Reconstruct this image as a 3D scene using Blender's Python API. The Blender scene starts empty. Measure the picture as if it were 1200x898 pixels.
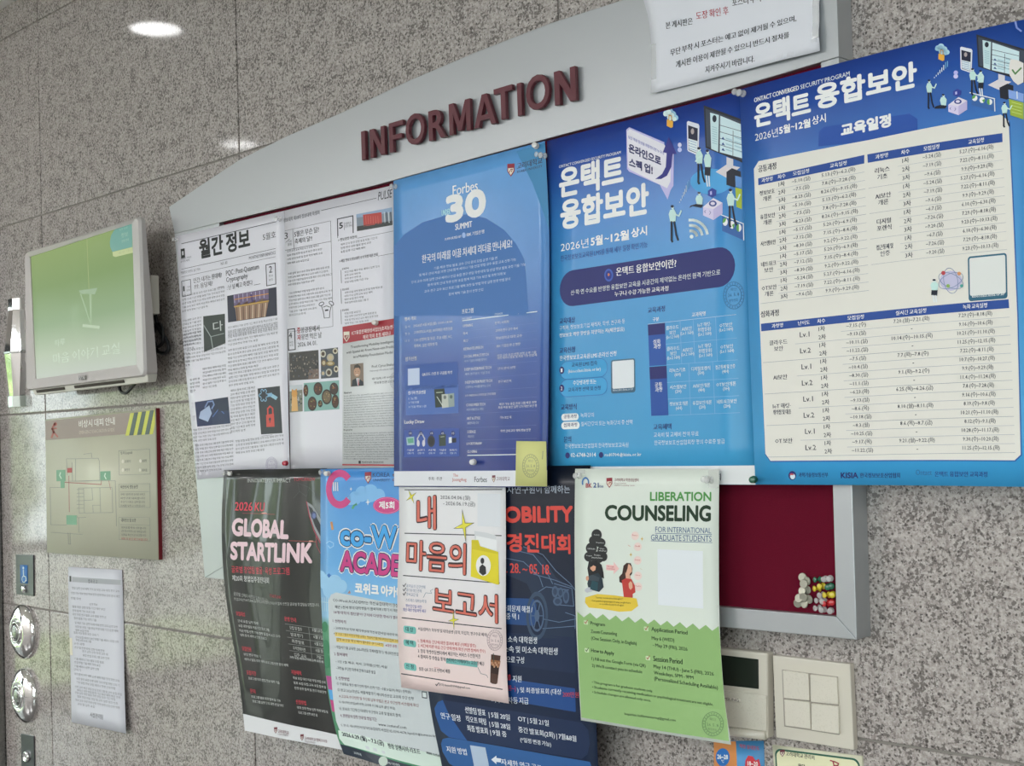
import bpy, bmesh, math, random
import numpy as np
from mathutils import Matrix, Vector
from mathutils.geometry import tessellate_polygon

random.seed(7)
SC = bpy.context.scene
COL = SC.collection

# ------------------------------------------------------------------ camera
CAM_D, CAM_Z = 1.70, 1.55          # metres from the wall, above the floor
F_PX, YAW, PITCH, ROLL = 1537.5, 0.784948, 0.036429, -0.033996
fwd = np.array([-math.sin(YAW)*math.cos(PITCH), math.cos(YAW)*math.cos(PITCH), math.sin(PITCH)])
_r0 = np.array([math.cos(YAW), math.sin(YAW), 0.0]); _u0 = np.cross(_r0, fwd)
c_r = _r0*math.cos(ROLL) + _u0*math.sin(ROLL); c_u = -_r0*math.sin(ROLL) + _u0*math.cos(ROLL)
C0 = np.array([0.0, -CAM_D, CAM_Z])
cam_data = bpy.data.cameras.new('camera'); cam = bpy.data.objects.new('camera', cam_data); COL.objects.link(cam)
cam_data.sensor_width = 36; cam_data.lens = F_PX*36/1200; cam_data.clip_start = 0.05; cam_data.clip_end = 200
cam.matrix_world = Matrix(((c_r[0], c_u[0], -fwd[0], C0[0]), (c_r[1], c_u[1], -fwd[1], C0[1]), (c_r[2], c_u[2], -fwd[2], C0[2]), (0, 0, 0, 1)))
SC.camera = cam

# ------------------------------------------------------------------ world, lights, exposure
W = bpy.data.worlds.new('sky'); SC.world = W; W.use_nodes = True
W.node_tree.nodes['Background'].inputs[0].default_value = (0.90, 0.95, 1.0, 1)
W.node_tree.nodes['Background'].inputs[1].default_value = 6.0
SC.view_settings.view_transform = 'Standard'; SC.view_settings.look = 'None'
SC.view_settings.exposure = -0.1; SC.view_settings.gamma = 1
SC.view_settings.use_curve_mapping = False
ROOM = dict(x0=-7.6, x1=3.2, y0=-5.2, z1=2.87)
FILL_PANEL_W = 20.0; LEFT_GAIN = 5.0  # strength of the added fill panels, raised towards the left end
def area(name, loc, rot, sx, sy, watts, colour, shape='RECTANGLE', label=None):
    L = bpy.data.lights.new(name, 'AREA'); L.shape = shape; L.size = sx
    if shape == 'RECTANGLE': L.size_y = sy
    L.energy = watts; L.color = colour
    o = bpy.data.objects.new(name, L); COL.objects.link(o); o.location = loc; o.rotation_euler = rot
    return o
# the two window openings guide the daylight of the sky into the room
for loc, rot, sx, sy in (((ROOM['x0']+0.02, -2.575, 1.225), (0, -math.pi/2, 0), 2.4, 3.6), ((0.6, ROOM['y0']+0.02, 1.6), (math.pi/2, 0, 0), 4.7, 1.95)):
    _p = area('window_portal', loc, rot, sx, sy, 1.0, (1, 1, 1)); _p.data.cycles.is_portal = True
DOWN = [(-3.69, -0.447), (-4.93, -1.575), (-2.3, -1.60), (-6.2, -3.3), (-3.7, -3.3), (-1.2, -3.3)]
FILL_PANELS = [(0.5, -1.9), (-1.4, -4.3), (2.1, -2.9), (-4.3, -4.5), (-6.6, -4.6)]  # unseen ceiling panels added to brighten the hall
for x, y in FILL_PANELS:
    area('fill_panel_beam', (x, y, ROOM['z1']-0.045), (0, 0, 0), 1.15, 0.55, FILL_PANEL_W*(LEFT_GAIN if x < -4 else 1.0), (1.0, 0.97, 0.95) if x > -4 else (0.98, 0.98, 1.0))

# ------------------------------------------------------------------ helpers
def lin(c): c = c/255.0; return c/12.92 if c <= 0.04045 else ((c+0.055)/1.055)**2.4
ALB = 1.18
def rgb(c):
    if isinstance(c, str): c = tuple(int(c[i:i+2], 16) for i in (0, 2, 4))
    return tuple(min(0.88, lin(v)*ALB) for v in c)
def rays(px, py):
    px = np.asarray(px, float); py = np.asarray(py, float)
    return (c_r*((px-600)/F_PX)[..., None] - c_u*((py-449)/F_PX)[..., None] + fwd)
def P(px, py, d=0.0):
    """point of the plane d metres in front of the wall seen at that place of the photograph"""
    r = rays(px, py); k = (-np.asarray(d, float) + CAM_D)/r[..., 1]
    return C0 + r*k[..., None]
def proj(p):
    q = np.asarray(p) - C0; w = q@fwd
    return np.stack([600 + F_PX*(q@c_r)/w, 449 - F_PX*(q@c_u)/w], -1)

_mats = {}
def mat(col, rough=0.5, spec=0.4, metal=0.0, coat=0.0, trans=0.0, emit=None, alpha=1.0, bump=0.0, bscale=400, name=None, coat_rough=0.1, ior=1.5):
    key = (col, rough, spec, metal, coat, trans, emit, alpha, bump, bscale, coat_rough, ior)
    if key in _mats: return _mats[key]
    m = bpy.data.materials.new(name or 'paint'); m.use_nodes = True
    n = m.node_tree.nodes; b = n['Principled BSDF']; L = m.node_tree.links
    c = rgb(col)
    b.inputs['Base Color'].default_value = (*c, 1); b.inputs['Roughness'].default_value = rough
    b.inputs['Specular IOR Level'].default_value = spec; b.inputs['Metallic'].default_value = metal
    b.inputs['Coat Weight'].default_value = coat; b.inputs['Coat Roughness'].default_value = coat_rough
    b.inputs['Transmission Weight'].default_value = trans; b.inputs['Alpha'].default_value = alpha; b.inputs['IOR'].default_value = ior
    if emit: b.inputs['Emission Color'].default_value = (*c, 1); b.inputs['Emission Strength'].default_value = emit
    tc = n.new('ShaderNodeTexCoord'); nz = n.new('ShaderNodeTexNoise'); nz.inputs['Scale'].default_value = bscale; nz.inputs['Detail'].default_value = 2
    L.new(tc.outputs['Object'], nz.inputs['Vector'])
    if bump:
        bp = n.new('ShaderNodeBump'); bp.inputs['Strength'].default_value = bump; bp.inputs['Distance'].default_value = 0.001
        L.new(nz.outputs['Fac'], bp.inputs['Height']); L.new(bp.outputs['Normal'], b.inputs['Normal'])
    mr = n.new('ShaderNodeMapRange'); mr.inputs['To Min'].default_value = max(0, rough-0.03); mr.inputs['To Max'].default_value = rough+0.03
    L.new(nz.outputs['Fac'], mr.inputs['Value']); L.new(mr.outputs['Result'], b.inputs['Roughness'])
    _mats[key] = m
    return m

def tag(o, label=None, cat=None, group=None, kind=None):
    if label: o['label'] = label
    if cat: o['category'] = cat
    if group: o['group'] = group
    if kind: o['kind'] = kind
    return o
def mesh_obj(name, verts, faces, mats, parent=None, midx=None, smooth=False):
    me = bpy.data.meshes.new(name)
    me.from_pydata([tuple(map(float, v)) for v in verts], [], [tuple(f) for f in faces])
    if not isinstance(mats, (list, tuple)): mats = [mats]
    for m in mats: me.materials.append(m)
    if midx is not None: me.polygons.foreach_set('material_index', np.asarray(midx, np.int32))
    if smooth: me.polygons.foreach_set('use_smooth', [True]*len(me.polygons))
    me.update()
    o = bpy.data.objects.new(name, me); COL.objects.link(o)
    if parent:
        o.parent = parent; o.matrix_parent_inverse = Matrix.Translation(-Vector(parent.location))
    return o
def bm_obj(name, bm, mats, parent=None, smooth=False, bevel=0.0, seg=2, sub=0):
    bmesh.ops.recalc_face_normals(bm, faces=bm.faces)
    me = bpy.data.meshes.new(name); bm.to_mesh(me); bm.free()
    if not isinstance(mats, (list, tuple)): mats = [mats]
    for m in mats: me.materials.append(m)
    if smooth:
        me.polygons.foreach_set('use_smooth', [True]*len(me.polygons))
    o = bpy.data.objects.new(name, me); COL.objects.link(o)
    if bevel:
        b = o.modifiers.new('bevel', 'BEVEL'); b.width = bevel; b.segments = seg; b.limit_method = 'ANGLE'; b.angle_limit = math.radians(40)
    if parent:
        o.parent = parent; o.matrix_parent_inverse = Matrix.Translation(-Vector(parent.location))
    return o
def empty(name, loc, label=None, cat=None, group=None, kind=None):
    o = bpy.data.objects.new(name, None); COL.objects.link(o); o.location = loc; o.empty_display_size = 0.05
    return tag(o, label, cat, group, kind)
def box_bm(x0, x1, y0, y1, z0, z1, bm=None):
    bm = bm or bmesh.new()
    v = [bm.verts.new(p) for p in ((x0,y0,z0),(x1,y0,z0),(x1,y1,z0),(x0,y1,z0),(x0,y0,z1),(x1,y0,z1),(x1,y1,z1),(x0,y1,z1))]
    for f in ((0,1,2,3),(4,5,6,7),(0,1,5,4),(1,2,6,5),(2,3,7,6),(3,0,4,7)): bm.faces.new([v[i] for i in f])
    return bm
def box(name, x0, x1, y0, y1, z0, z1, m, parent=None, bevel=0.0, seg=2, smooth=False):
    return bm_obj(name, box_bm(x0, x1, y0, y1, z0, z1), m, parent, bevel=bevel, seg=seg, smooth=smooth)
def slab_bm(front, back):
    """closed solid between two matching outlines (lists of 3D points)"""
    bm = bmesh.new(); n = len(front)
    a = [bm.verts.new(tuple(map(float, p))) for p in front]; b = [bm.verts.new(tuple(map(float, p))) for p in back]
    bm.faces.new(a); bm.faces.new(b[::-1])
    for i in range(n): bm.faces.new((a[i], b[i], b[(i+1) % n], a[(i+1) % n]))
    return bm
def plate(name, pts_px, d_front, d_back, m, parent=None, bevel=0.0, seg=2, smooth=False):
    f = [P(x, y, d_front) for x, y in pts_px]
    return bm_obj(name, slab_bm(f, [(p[0], -d_back, p[2]) for p in f]), m, parent, bevel=bevel, seg=seg, smooth=smooth)
def lathe(name, prof, m, c, parent=None, seg=20, axis=(0, -1, 0), bm=None, smooth=True):
    """profile of (radius, height along axis) turned about the axis"""
    ax = Vector(axis).normalized(); t = ax.orthogonal().normalized(); s = ax.cross(t)
    bm = bm or bmesh.new(); rings = []
    for r, h in prof:
        if r < 1e-6: rings.append([bm.verts.new(Vector(c)+ax*h)])
        else: rings.append([bm.verts.new(Vector(c)+ax*h+(t*math.cos(2*math.pi*k/seg)+s*math.sin(2*math.pi*k/seg))*r) for k in range(seg)])
    for a, b in zip(rings, rings[1:]):
        for k in range(seg):
            k2 = (k+1) % seg
            q = [a[k % len(a)], a[k2 % len(a)], b[k2 % len(b)], b[k % len(b)]]
            u = []
            for v in q:
                if v not in u: u.append(v)
            if len(u) > 2: bm.faces.new(u)
    if name is None: return bm
    return bm_obj(name, bm, m, parent, smooth=smooth)
def tube(name, pts, r, m, parent=None, seg=8, bm=None):
    bm = bm or bmesh.new(); pts = [Vector(p) for p in pts]; rings = []
    for i, p in enumerate(pts):
        d = (pts[min(i+1, len(pts)-1)]-pts[max(i-1, 0)]).normalized(); t = d.orthogonal().normalized()
        if i: 
            t = (tp - d*tp.dot(d)).normalized()
        tp = t; s = d.cross(t)
        rings.append([bm.verts.new(p+(t*math.cos(2*math.pi*k/seg)+s*math.sin(2*math.pi*k/seg))*r) for k in range(seg)])
    for a, b in zip(rings, rings[1:]):
        for k in range(seg): bm.faces.new((a[k], a[(k+1) % seg], b[(k+1) % seg], b[k]))
    bm.faces.new(rings[0]); bm.faces.new(rings[-1])
    if name is None: return bm
    return bm_obj(name, bm, m, parent, smooth=True)
def smooth_path(pts, n=8):
    out = []; pts = [np.array(p, float) for p in pts]
    for i in range(len(pts)-1):
        p0, p1, p2, p3 = pts[max(i-1, 0)], pts[i], pts[i+1], pts[min(i+2, len(pts)-1)]
        for k in range(n):
            t = k/n; out.append(0.5*((2*p1)+(-p0+p2)*t+(2*p0-5*p1+4*p2-p3)*t*t+(-p0+3*p1-3*p2+p3)*t**3))
    out.append(pts[-1]); return out

# ------------------------------------------------------------------ lettering: glyph outlines from Blender's own built-in font
_txt_jobs = {}
def need(s, bold=0.0, res=1):
    k = (s, 0.0, res)
    if k not in _txt_jobs: _txt_jobs[k] = None
    return k
def resolve_text():
    objs = []
    for k in _txt_jobs:
        if _txt_jobs[k] is not None: continue
        cu = bpy.data.curves.new('t', 'FONT'); cu.body = k[0]; cu.size = 1.0; cu.offset = k[1]; cu.resolution_u = k[2]; cu.fill_mode = 'FRONT'
        cu.space_word = 0.7
        o = bpy.data.objects.new('t', cu); COL.objects.link(o); objs.append((k, o))
    bpy.context.view_layer.update(); dg = bpy.context.evaluated_depsgraph_get()
    for k, o in objs:
        ev = o.evaluated_get(dg); me = ev.to_mesh()
        n = len(me.vertices)
        if n:
            v = np.empty(n*3, np.float32); me.vertices.foreach_get('co', v); v = v.reshape(-1, 3)[:, :2].copy()
            f = [tuple(p.vertices) for p in me.polygons]
        else: v = np.zeros((3, 2)); f = []
        v[:, 0] -= v[:, 0].min(); v[:, 1] -= v[:, 1].min()
        _txt_jobs[k] = (v, f, float(v[:, 0].max()), float(v[:, 1].max()))
        ev.to_mesh_clear()
    for k, o in objs:
        cu = o.data; bpy.data.objects.remove(o); bpy.data.curves.remove(cu)

_D = {}
def hermite_w(xs, t):
    """weights (len(t), n) of the Hermite interpolation through nodes xs"""
    xs = np.asarray(xs, float); n = len(xs); t = np.asarray(t, float)
    Wt = np.zeros((len(t), n))
    i = np.clip(np.searchsorted(xs, t, side='right')-1, 0, n-2)
    h = xs[i+1]-xs[i]; s = (t-xs[i])/h
    if n == 2:
        Wt[:, 0] = 1-s; Wt[:, 1] = s; return Wt
    key = tuple(xs)
    if key in _D: D = _D[key]
    else: D = _D[key] = np.zeros((n, n))
    for k in range(n) if not D.any() else ():
        if k == 0: D[k, 0] = -1/(xs[1]-xs[0]); D[k, 1] = 1/(xs[1]-xs[0])
        elif k == n-1: D[k, n-2] = -1/(xs[-1]-xs[-2]); D[k, n-1] = 1/(xs[-1]-xs[-2])
        else: D[k, k-1] = -1/(xs[k+1]-xs[k-1]); D[k, k+1] = 1/(xs[k+1]-xs[k-1])
    sc = np.clip(s, 0, 1)
    h00 = 2*sc**3-3*sc**2+1; h10 = sc**3-2*sc**2+sc; h01 = -2*sc**3+3*sc**2; h11 = sc**3-sc**2
    r = np.arange(len(t))
    Wt[r, i] += h00; Wt[r, i+1] += h01
    Wt += (h10*h)[:, None]*D[i] + (h11*h)[:, None]*D[i+1]
    # straight beyond the ends
    lo = t < xs[0]; hi = t > xs[-1]
    Wt[lo] += (t[lo]-xs[0])[:, None]*D[0]; Wt[hi] += (t[hi]-xs[-1])[:, None]*D[n-1]
    return Wt

EPS = 0.00014
FILL = '학생 교육 정보 보안 안내 참여 신청 대상 연구 프로그램 기간 일정 및 지원 대학 운영 문의 진행 발표 선정 혜택 과정 모집 제공 기술 산업 교수 강의 세미나 가능 미래 융합 상담 방법'.split()
def filler(n):
    s = ''
    while len(s) < n: s += random.choice(FILL)+' '
    return s[:max(2, int(n))].strip()
ENG = 'the research of learning mobility data and model for urban systems with spatial foundation methods human computer science university professor large scale prediction in engineering information'.split()
def efiller(n):
    s = ''
    while len(s) < n: s += random.choice(ENG)+' '
    return s[:max(2, int(n))].strip().capitalize()

def b_len(it): return it[13] > 0.004
class Sheet:
    """a sheet of paper hung on the wall or board, with print on it. rows: grid of (px, py, depth)"""
    def __init__(s, name, label, cat, rows, us=None, vs=None, ripple=None, m=None, res=(1, 1), thick=0.0003, group=None):
        s.rows = np.array([[P(*q) for q in r] for r in rows]); R, Cn = s.rows.shape[:2]
        s.us = us or list(np.linspace(0, 1, Cn)); s.vs = vs or list(np.linspace(0, 1, R))
        s.ripple = ripple; s.res = res; s.curved = res[0]*res[1] > 4
        s.items = []; s.o = (0, 0, 1); s.part = 'lettering'; s.layer = 1
        nu, nv = res
        U, V = np.meshgrid(np.linspace(0, 1, nu+1), np.linspace(0, 1, nv+1)); n = U.size
        p = s.S(U.ravel(), V.ravel()); q = p + np.array([0, thick, 0])
        s.G = p.reshape(nv+1, nu+1, 3)
        verts = list(p)+list(q); idx = lambda i, j: j*(nu+1)+i
        faces = []
        for j in range(nv):
            for i in range(nu):
                a = (idx(i, j), idx(i, j+1), idx(i+1, j+1), idx(i+1, j)); faces.append(a); faces.append(tuple(x+n for x in a[::-1]))
        edge = [(idx(i, 0), idx(i+1, 0)) for i in range(nu)]+[(idx(nu, j), idx(nu, j+1)) for j in range(nv)]+[(idx(i+1, nv), idx(i, nv)) for i in range(nu)[::-1]]+[(idx(0, j+1), idx(0, j)) for j in range(nv)[::-1]]
        for a, b in edge: faces.append((a, b, b+n, a+n))
        s.obj = mesh_obj(name, verts, faces, m or mat('d6d8dc', 0.45), smooth=False)
        # smooth only the broad faces
        k = 2*nu*nv
        s.obj.data.polygons.foreach_set('use_smooth', [i < k for i in range(len(faces))])
        uvl = s.obj.data.uv_layers.new(name='UVMap'); vi = np.empty(len(s.obj.data.loops), np.int32); s.obj.data.loops.foreach_get('vertex_index', vi)
        uv = np.stack([U.ravel()[vi % n], 1-V.ravel()[vi % n]], -1).astype(np.float32); uvl.data.foreach_set('uv', uv.ravel())
        tag(s.obj, label, cat, group)
        SHEETS.append(s)
    def S(s, u, v):
        u = np.atleast_1d(np.asarray(u, float)); v = np.atleast_1d(np.asarray(v, float))
        Wu = hermite_w(s.us, u); Wv = hermite_w(s.vs, v)
        p = np.einsum('ki,kj,ijc->kc', Wv, Wu, s.rows)
        if s.ripple is not None: p[:, 1] -= s.ripple(u, v)
        return p
    def Sg(s, u, v):
        nu, nv = s.res; i = np.clip(np.floor(u*nu).astype(int), 0, nu-1); j = np.clip(np.floor(v*nv).astype(int), 0, nv-1); a = (u*nu-i)[:, None]; b = (v*nv-j)[:, None]; G = s.G
        return (1-a)*(1-b)*G[j, i]+a*(1-b)*G[j, i+1]+(1-a)*b*G[j+1, i]+a*b*G[j+1, i+1]
    def inv(s, px, py):
        px = np.atleast_1d(np.asarray(px, float)); py = np.atleast_1d(np.asarray(py, float))
        u = np.full(px.shape, 0.5); v = np.full(px.shape, 0.5); h = 1e-4
        for _ in range(14):
            a = proj(s.S(u, v))
            if np.max(np.abs(a[:, 0]-px)+np.abs(a[:, 1]-py)) < 0.01: break
            au = (proj(s.S(u+h, v))-a)/h; av = (proj(s.S(u, v+h))-a)/h
            ex = px-a[:, 0]; ey = py-a[:, 1]; det = au[:, 0]*av[:, 1]-au[:, 1]*av[:, 0]
            du = (ex*av[:, 1]-ey*av[:, 0])/det; dv = (au[:, 0]*ey-au[:, 1]*ex)/det
            u = u+np.clip(du, -.4, .4); v = v+np.clip(dv, -.4, .4)
        return u, v
    def c(s, ox, oy, k): s.o = (ox, oy, k); return s
    def px(s, x, y): return s.o[0]+np.asarray(x, float)*s.o[2], s.o[1]+np.asarray(y, float)*s.o[2]
    # --- text: bottom-left of the ink at (x, y); x1 = right end (None: natural width); h = ink height
    def t(s, txt, x, y, x1=None, h=10, col='202226', bold=0.0, res=1, shear=0, al='l', y1=None):
        X, Y = s.px(x, y); u0, v0 = s.inv(X, Y); a = proj(s.S(u0, v0))[0]; e = 1e-4
        du = (proj(s.S(u0+e, v0))[0]-a)/e; dv = (proj(s.S(u0, v0+e))[0]-a)/e
        H = h*s.o[2]/np.linalg.norm(dv); U1 = None; V1 = float(v0[0])
        if x1 is not None:
            X1, _ = s.px(x1, y); Y1 = Y+(X1-X)*du[1]/du[0]
            if y1 is not None: Y1 = s.px(x1, y1)[1]
            uu, vv = s.inv(X1, Y1); U1 = float(uu[0])
            if y1 is not None: V1 = float(vv[0])
        s.items.append(('t', s.part, s.layer+1, col, need(txt, bold, res), float(u0[0]), float(v0[0]), U1, V1, float(H), shear, al, None, bold))
    def tuv(s, txt, u, v, H, u1=None, col='202226', bold=0.0, res=1, al='c', g=None, mw=None):
        if g: (u, v) = g(u, v)
        s.items.append(('t', s.part, s.layer+1, col, need(txt, bold, res), u, v, u1, v, H, 0, al, mw, bold))
    def lines(s, x, y, x1, h, pitch, txts, col='202226', bold=0.0, last=0.6, dx=0.0, ragged=0.0, res=1):
        n = txts if isinstance(txts, int) else len(txts)
        for i in range(n):
            xx = x+dx*i; X1 = x1+dx*i
            if isinstance(txts, int):
                w = (X1-xx)*(last if i == n-1 else 1-random.random()*ragged); X1 = xx+w; tx = filler(w/(h*0.72))
            else: tx = txts[i]
            s.t(tx, xx, y+pitch*i, X1, h, col, bold, res)
    # --- shapes
    def poly(s, pts, col, layer=None):
        q = np.array(pts, float); X, Y = s.px(q[:, 0], q[:, 1]); u, v = s.inv(X, Y)
        s.items.append(('p', s.part, s.layer if layer is None else layer, col, np.stack([u, v], -1)))
    def rect(s, x0, y0, x1, y1, col, r=0, layer=None, w=None):
        """rectangle square to the sheet; (x0,y0) top-left, (x1,y1) bottom-right, as seen"""
        X, Y = s.px(np.array([x0, x1]), np.array([y0, y1])); u, v = s.inv(X, Y); s.ruv(u[0], v[0], u[1], v[1], col, r*abs(v[1]-v[0]), layer)
    def asp(s):
        a = s.S([0, 1, 0], [0.5, 0.5, 0.5]); b = s.S([0.5, 0.5], [0, 1]); return np.linalg.norm(a[1]-a[0])/np.linalg.norm(b[1]-b[0])
    def ruv(s, u0, v0, u1, v1, col, r=0, layer=None):
        if r:
            ru = r/s.asp(); ru = min(ru, abs(u1-u0)/2); r = min(r, abs(v1-v0)/2); pts = []
            for cu, cv, a0 in ((u1-ru, v0+r, -90), (u1-ru, v1-r, 0), (u0+ru, v1-r, 90), (u0+ru, v0+r, 180)):
                for k in range(7): a = math.radians(a0+15*k); pts.append((cu+ru*math.cos(a), cv+r*math.sin(a)))
        else: pts = [(u0, v0), (u1, v0), (u1, v1), (u0, v1)]
        s.items.append(('p', s.part, s.layer if layer is None else layer, col, np.array(pts)))
    def ell(s, x, y, rx, ry, col, a0=0, a1=360, rot=0, layer=None, n=24):
        cr, sr = math.cos(math.radians(rot)), math.sin(math.radians(rot)); pts = []
        if a1-a0 < 360: pts.append((x, y))
        for k in range(n+(a1-a0 < 360)):
            a = math.radians(a0+(a1-a0)*k/n); ex, ey = rx*math.cos(a), ry*math.sin(a); pts.append((x+ex*cr-ey*sr, y+ex*sr+ey*cr))
        s.poly(pts, col, layer)
    def line(s, pts, w, col, closed=False, layer=None, wv=None):
        """ribbon of width w along pts"""
        q = [np.array(p, float) for p in pts]
        if closed: q.append(q[0])
        for a, b in zip(q, q[1:]):
            d = b-a; L = np.linalg.norm(d)
            if L < 1e-6: continue
            d /= L; n = np.array([-d[1], d[0]])*w/2; e = d*w*0.35
            s.poly([a-e+n, b+e+n, b+e-n, a-e-n], col, layer)
    def frame(s, x0, y0, x1, y1, w, col, layer=None):
        X, Y = s.px(np.array([x0, x1]), np.array([y0, y1])); u, v = s.inv(X, Y); k = s.px(w, 0)[0]-s.px(0, 0)[0]
        a = proj(s.S(u[:1], v[:1]))[0]; e = 1e-4
        wu = k/np.linalg.norm((proj(s.S(u[:1]+e, v[:1]))[0]-a)/e); wv = k/np.linalg.norm((proj(s.S(u[:1], v[:1]+e))[0]-a)/e)
        for q in ((u[0], v[0], u[1], v[0]+wv), (u[0], v[1]-wv, u[1], v[1]), (u[0], v[0]+wv, u[0]+wu, v[1]-wv), (u[1]-wu, v[0]+wv, u[1], v[1]-wv)): s.ruv(*q, col, 0, layer)
    def hl(s, x, y, x1, w, col, layer=None):
        """line following the sheet's own horizontal"""
        X, Y = s.px(x, y); u0, v0 = s.inv(X, Y); a = proj(s.S(u0, v0))[0]; e = 1e-4
        du = (proj(s.S(u0+e, v0))[0]-a)/e; dv = (proj(s.S(u0, v0+e))[0]-a)/e
        X1, _ = s.px(x1, y); u1, _v = s.inv(X1, Y+(X1-X)*du[1]/du[0]); H = w*s.o[2]/np.linalg.norm(dv)
        s.ruv(float(u0[0]), float(v0[0]), float(u1[0]), float(v0[0])+H, col, 0, layer)
    def grid(s, quad):
        q = np.array(quad, float); X, Y = s.px(q[:, 0], q[:, 1]); u, v = s.inv(X, Y)
        def g(a, b): return (float((1-a)*(1-b)*u[0]+a*(1-b)*u[1]+a*b*u[2]+(1-a)*b*u[3]), float((1-a)*(1-b)*v[0]+a*(1-b)*v[1]+a*b*v[2]+(1-a)*b*v[3]))
        return g
    def gpoly(s, g, a0, b0, a1, b1, col, layer=None):
        s.items.append(('p', s.part, s.layer if layer is None else layer, col, np.array([g(a0, b0), g(a1, b0), g(a1, b1), g(a0, b1)])))
    def build(s):
        parts = {}
        for it in s.items: parts.setdefault(it[1], []).append(it)
        asp = s.asp()
        for name, its in parts.items():
            mats, V, F, MI, off = [], [], [], [], 0
            for it in its:
                kind, _, layer, col = it[:4]
                m = col if isinstance(col, bpy.types.Material) else mat(col, INK_ROUGH, 0.3, name='ink')
                if m not in mats: mats.append(m)
                k = mats.index(m)
                if kind == 't':
                    key, u0, v0, u1, v1, H, shear, al = it[4:12]; mw, bold = it[12], it[13]
                    tv, tf, tw, th = _txt_jobs[key]
                    if not tf: continue
                    if u1 is None:
                        wu = H/asp*tw/max(th, 1e-6)*WID
                        if mw and wu > mw: wu = mw
                        u0 = u0-(wu/2 if al == 'c' else wu if al == 'r' else 0); u1 = u0+wu
                    a = tv[:, 0]/tw; b = tv[:, 1]/max(th, 1e-6)
                    # heavier weights are struck several times, each a hair to the side
                    bd_ = max(bold, 0.008)*H/max(th, 1e-6)
                    if bold > 0.028: off_ = [(math.cos(q), math.sin(q)) for q in np.arange(0, 6.28, 0.7854)]+[(0, 0)]
                    else: off_ = [(-1, 0), (1, 0)] if b_len(it) else [(0, 0)]
                    sx_, sy_ = (bd_/asp, bd_) if bold > 0.028 else (bd_/asp, 0)
                    sx_ = min(sx_, abs(u1-u0)*0.05)
                    ui = u0+sx_; uw = (u1-u0)-2*sx_; hi = H-2*sy_
                    UU, VV, faces = [], [], []
                    for j, (ox, oy) in enumerate(off_):
                        UU.append(ui+uw*a+b*shear*H/asp+ox*sx_); VV.append(v0-sy_+(v1-v0)*a-b*hi+oy*sy_)
                        faces += [tuple(i+j*len(a) for i in f) for f in tf]
                    uu = np.concatenate(UU); vv = np.concatenate(VV); pts = s.Sg(uu, vv); pts[:, 1] -= np.repeat(np.arange(len(off_))*1.2e-6, len(a))
                else:
                    q = it[4]
                    over = q.min() < 0 or q.max() > 1
                    if s.curved or over:
                        bm = bmesh.new(); vs = [bm.verts.new((x, y, 0)) for x, y in q]
                        try: bm.faces.new(vs)
                        except ValueError: bm.free(); continue
                        for ax, n in ((0, s.res[0]), (1, s.res[1])):
                            lo, hi = q[:, ax].min(), q[:, ax].max()
                            for kk in range(1, n):
                                t = kk/n
                                if lo < t < hi:
                                    co = [0, 0, 0]; co[ax] = t; no = [0, 0, 0]; no[ax] = 1
                                    bmesh.ops.bisect_plane(bm, geom=bm.verts[:]+bm.edges[:]+bm.faces[:], plane_co=co, plane_no=no)
                        if over:
                            for co, no in (((0.0004, 0, 0), (-1, 0, 0)), ((0.9996, 0, 0), (1, 0, 0)), ((0, 0.0004, 0), (0, -1, 0)), ((0, 0.9996, 0), (0, 1, 0))):
                                if len(bm.faces): bmesh.ops.bisect_plane(bm, geom=bm.verts[:]+bm.edges[:]+bm.faces[:], plane_co=co, plane_no=no, clear_outer=True)
                        if not len(bm.faces): bm.free(); continue
                        bmesh.ops.triangulate(bm, faces=bm.faces); bm.verts.index_update()
                        qq = np.array([v.co[:2] for v in bm.verts]); faces = [tuple(v.index for v in f.verts) for f in bm.faces]; bm.free()
                    else:
                        qq = q; faces = [tuple(f) for f in tessellate_polygon([[Vector((x, y, 0)) for x, y in q]])]
                    pts = s.Sg(qq[:, 0], qq[:, 1])
                pts = pts.copy(); pts[:, 1] -= EPS*(layer+0.5)
                V.append(pts)
                # all faces look into the room
                pa = pts
                for f in faces:
                    p0, p1, p2 = pa[f[0]], pa[f[1]], pa[f[2]]
                    ny = (p1[2]-p0[2])*(p2[0]-p0[0])-(p1[0]-p0[0])*(p2[2]-p0[2])
                    F.append(tuple(i+off for i in (f if ny < 0 else f[::-1]))); MI.append(k)
                off += len(pts)
            if off:
                mesh_obj(name, np.concatenate(V), F, mats, s.obj, MI)
INK_ROUGH = 0.42; WID = 1.0
SHEETS = []
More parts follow.
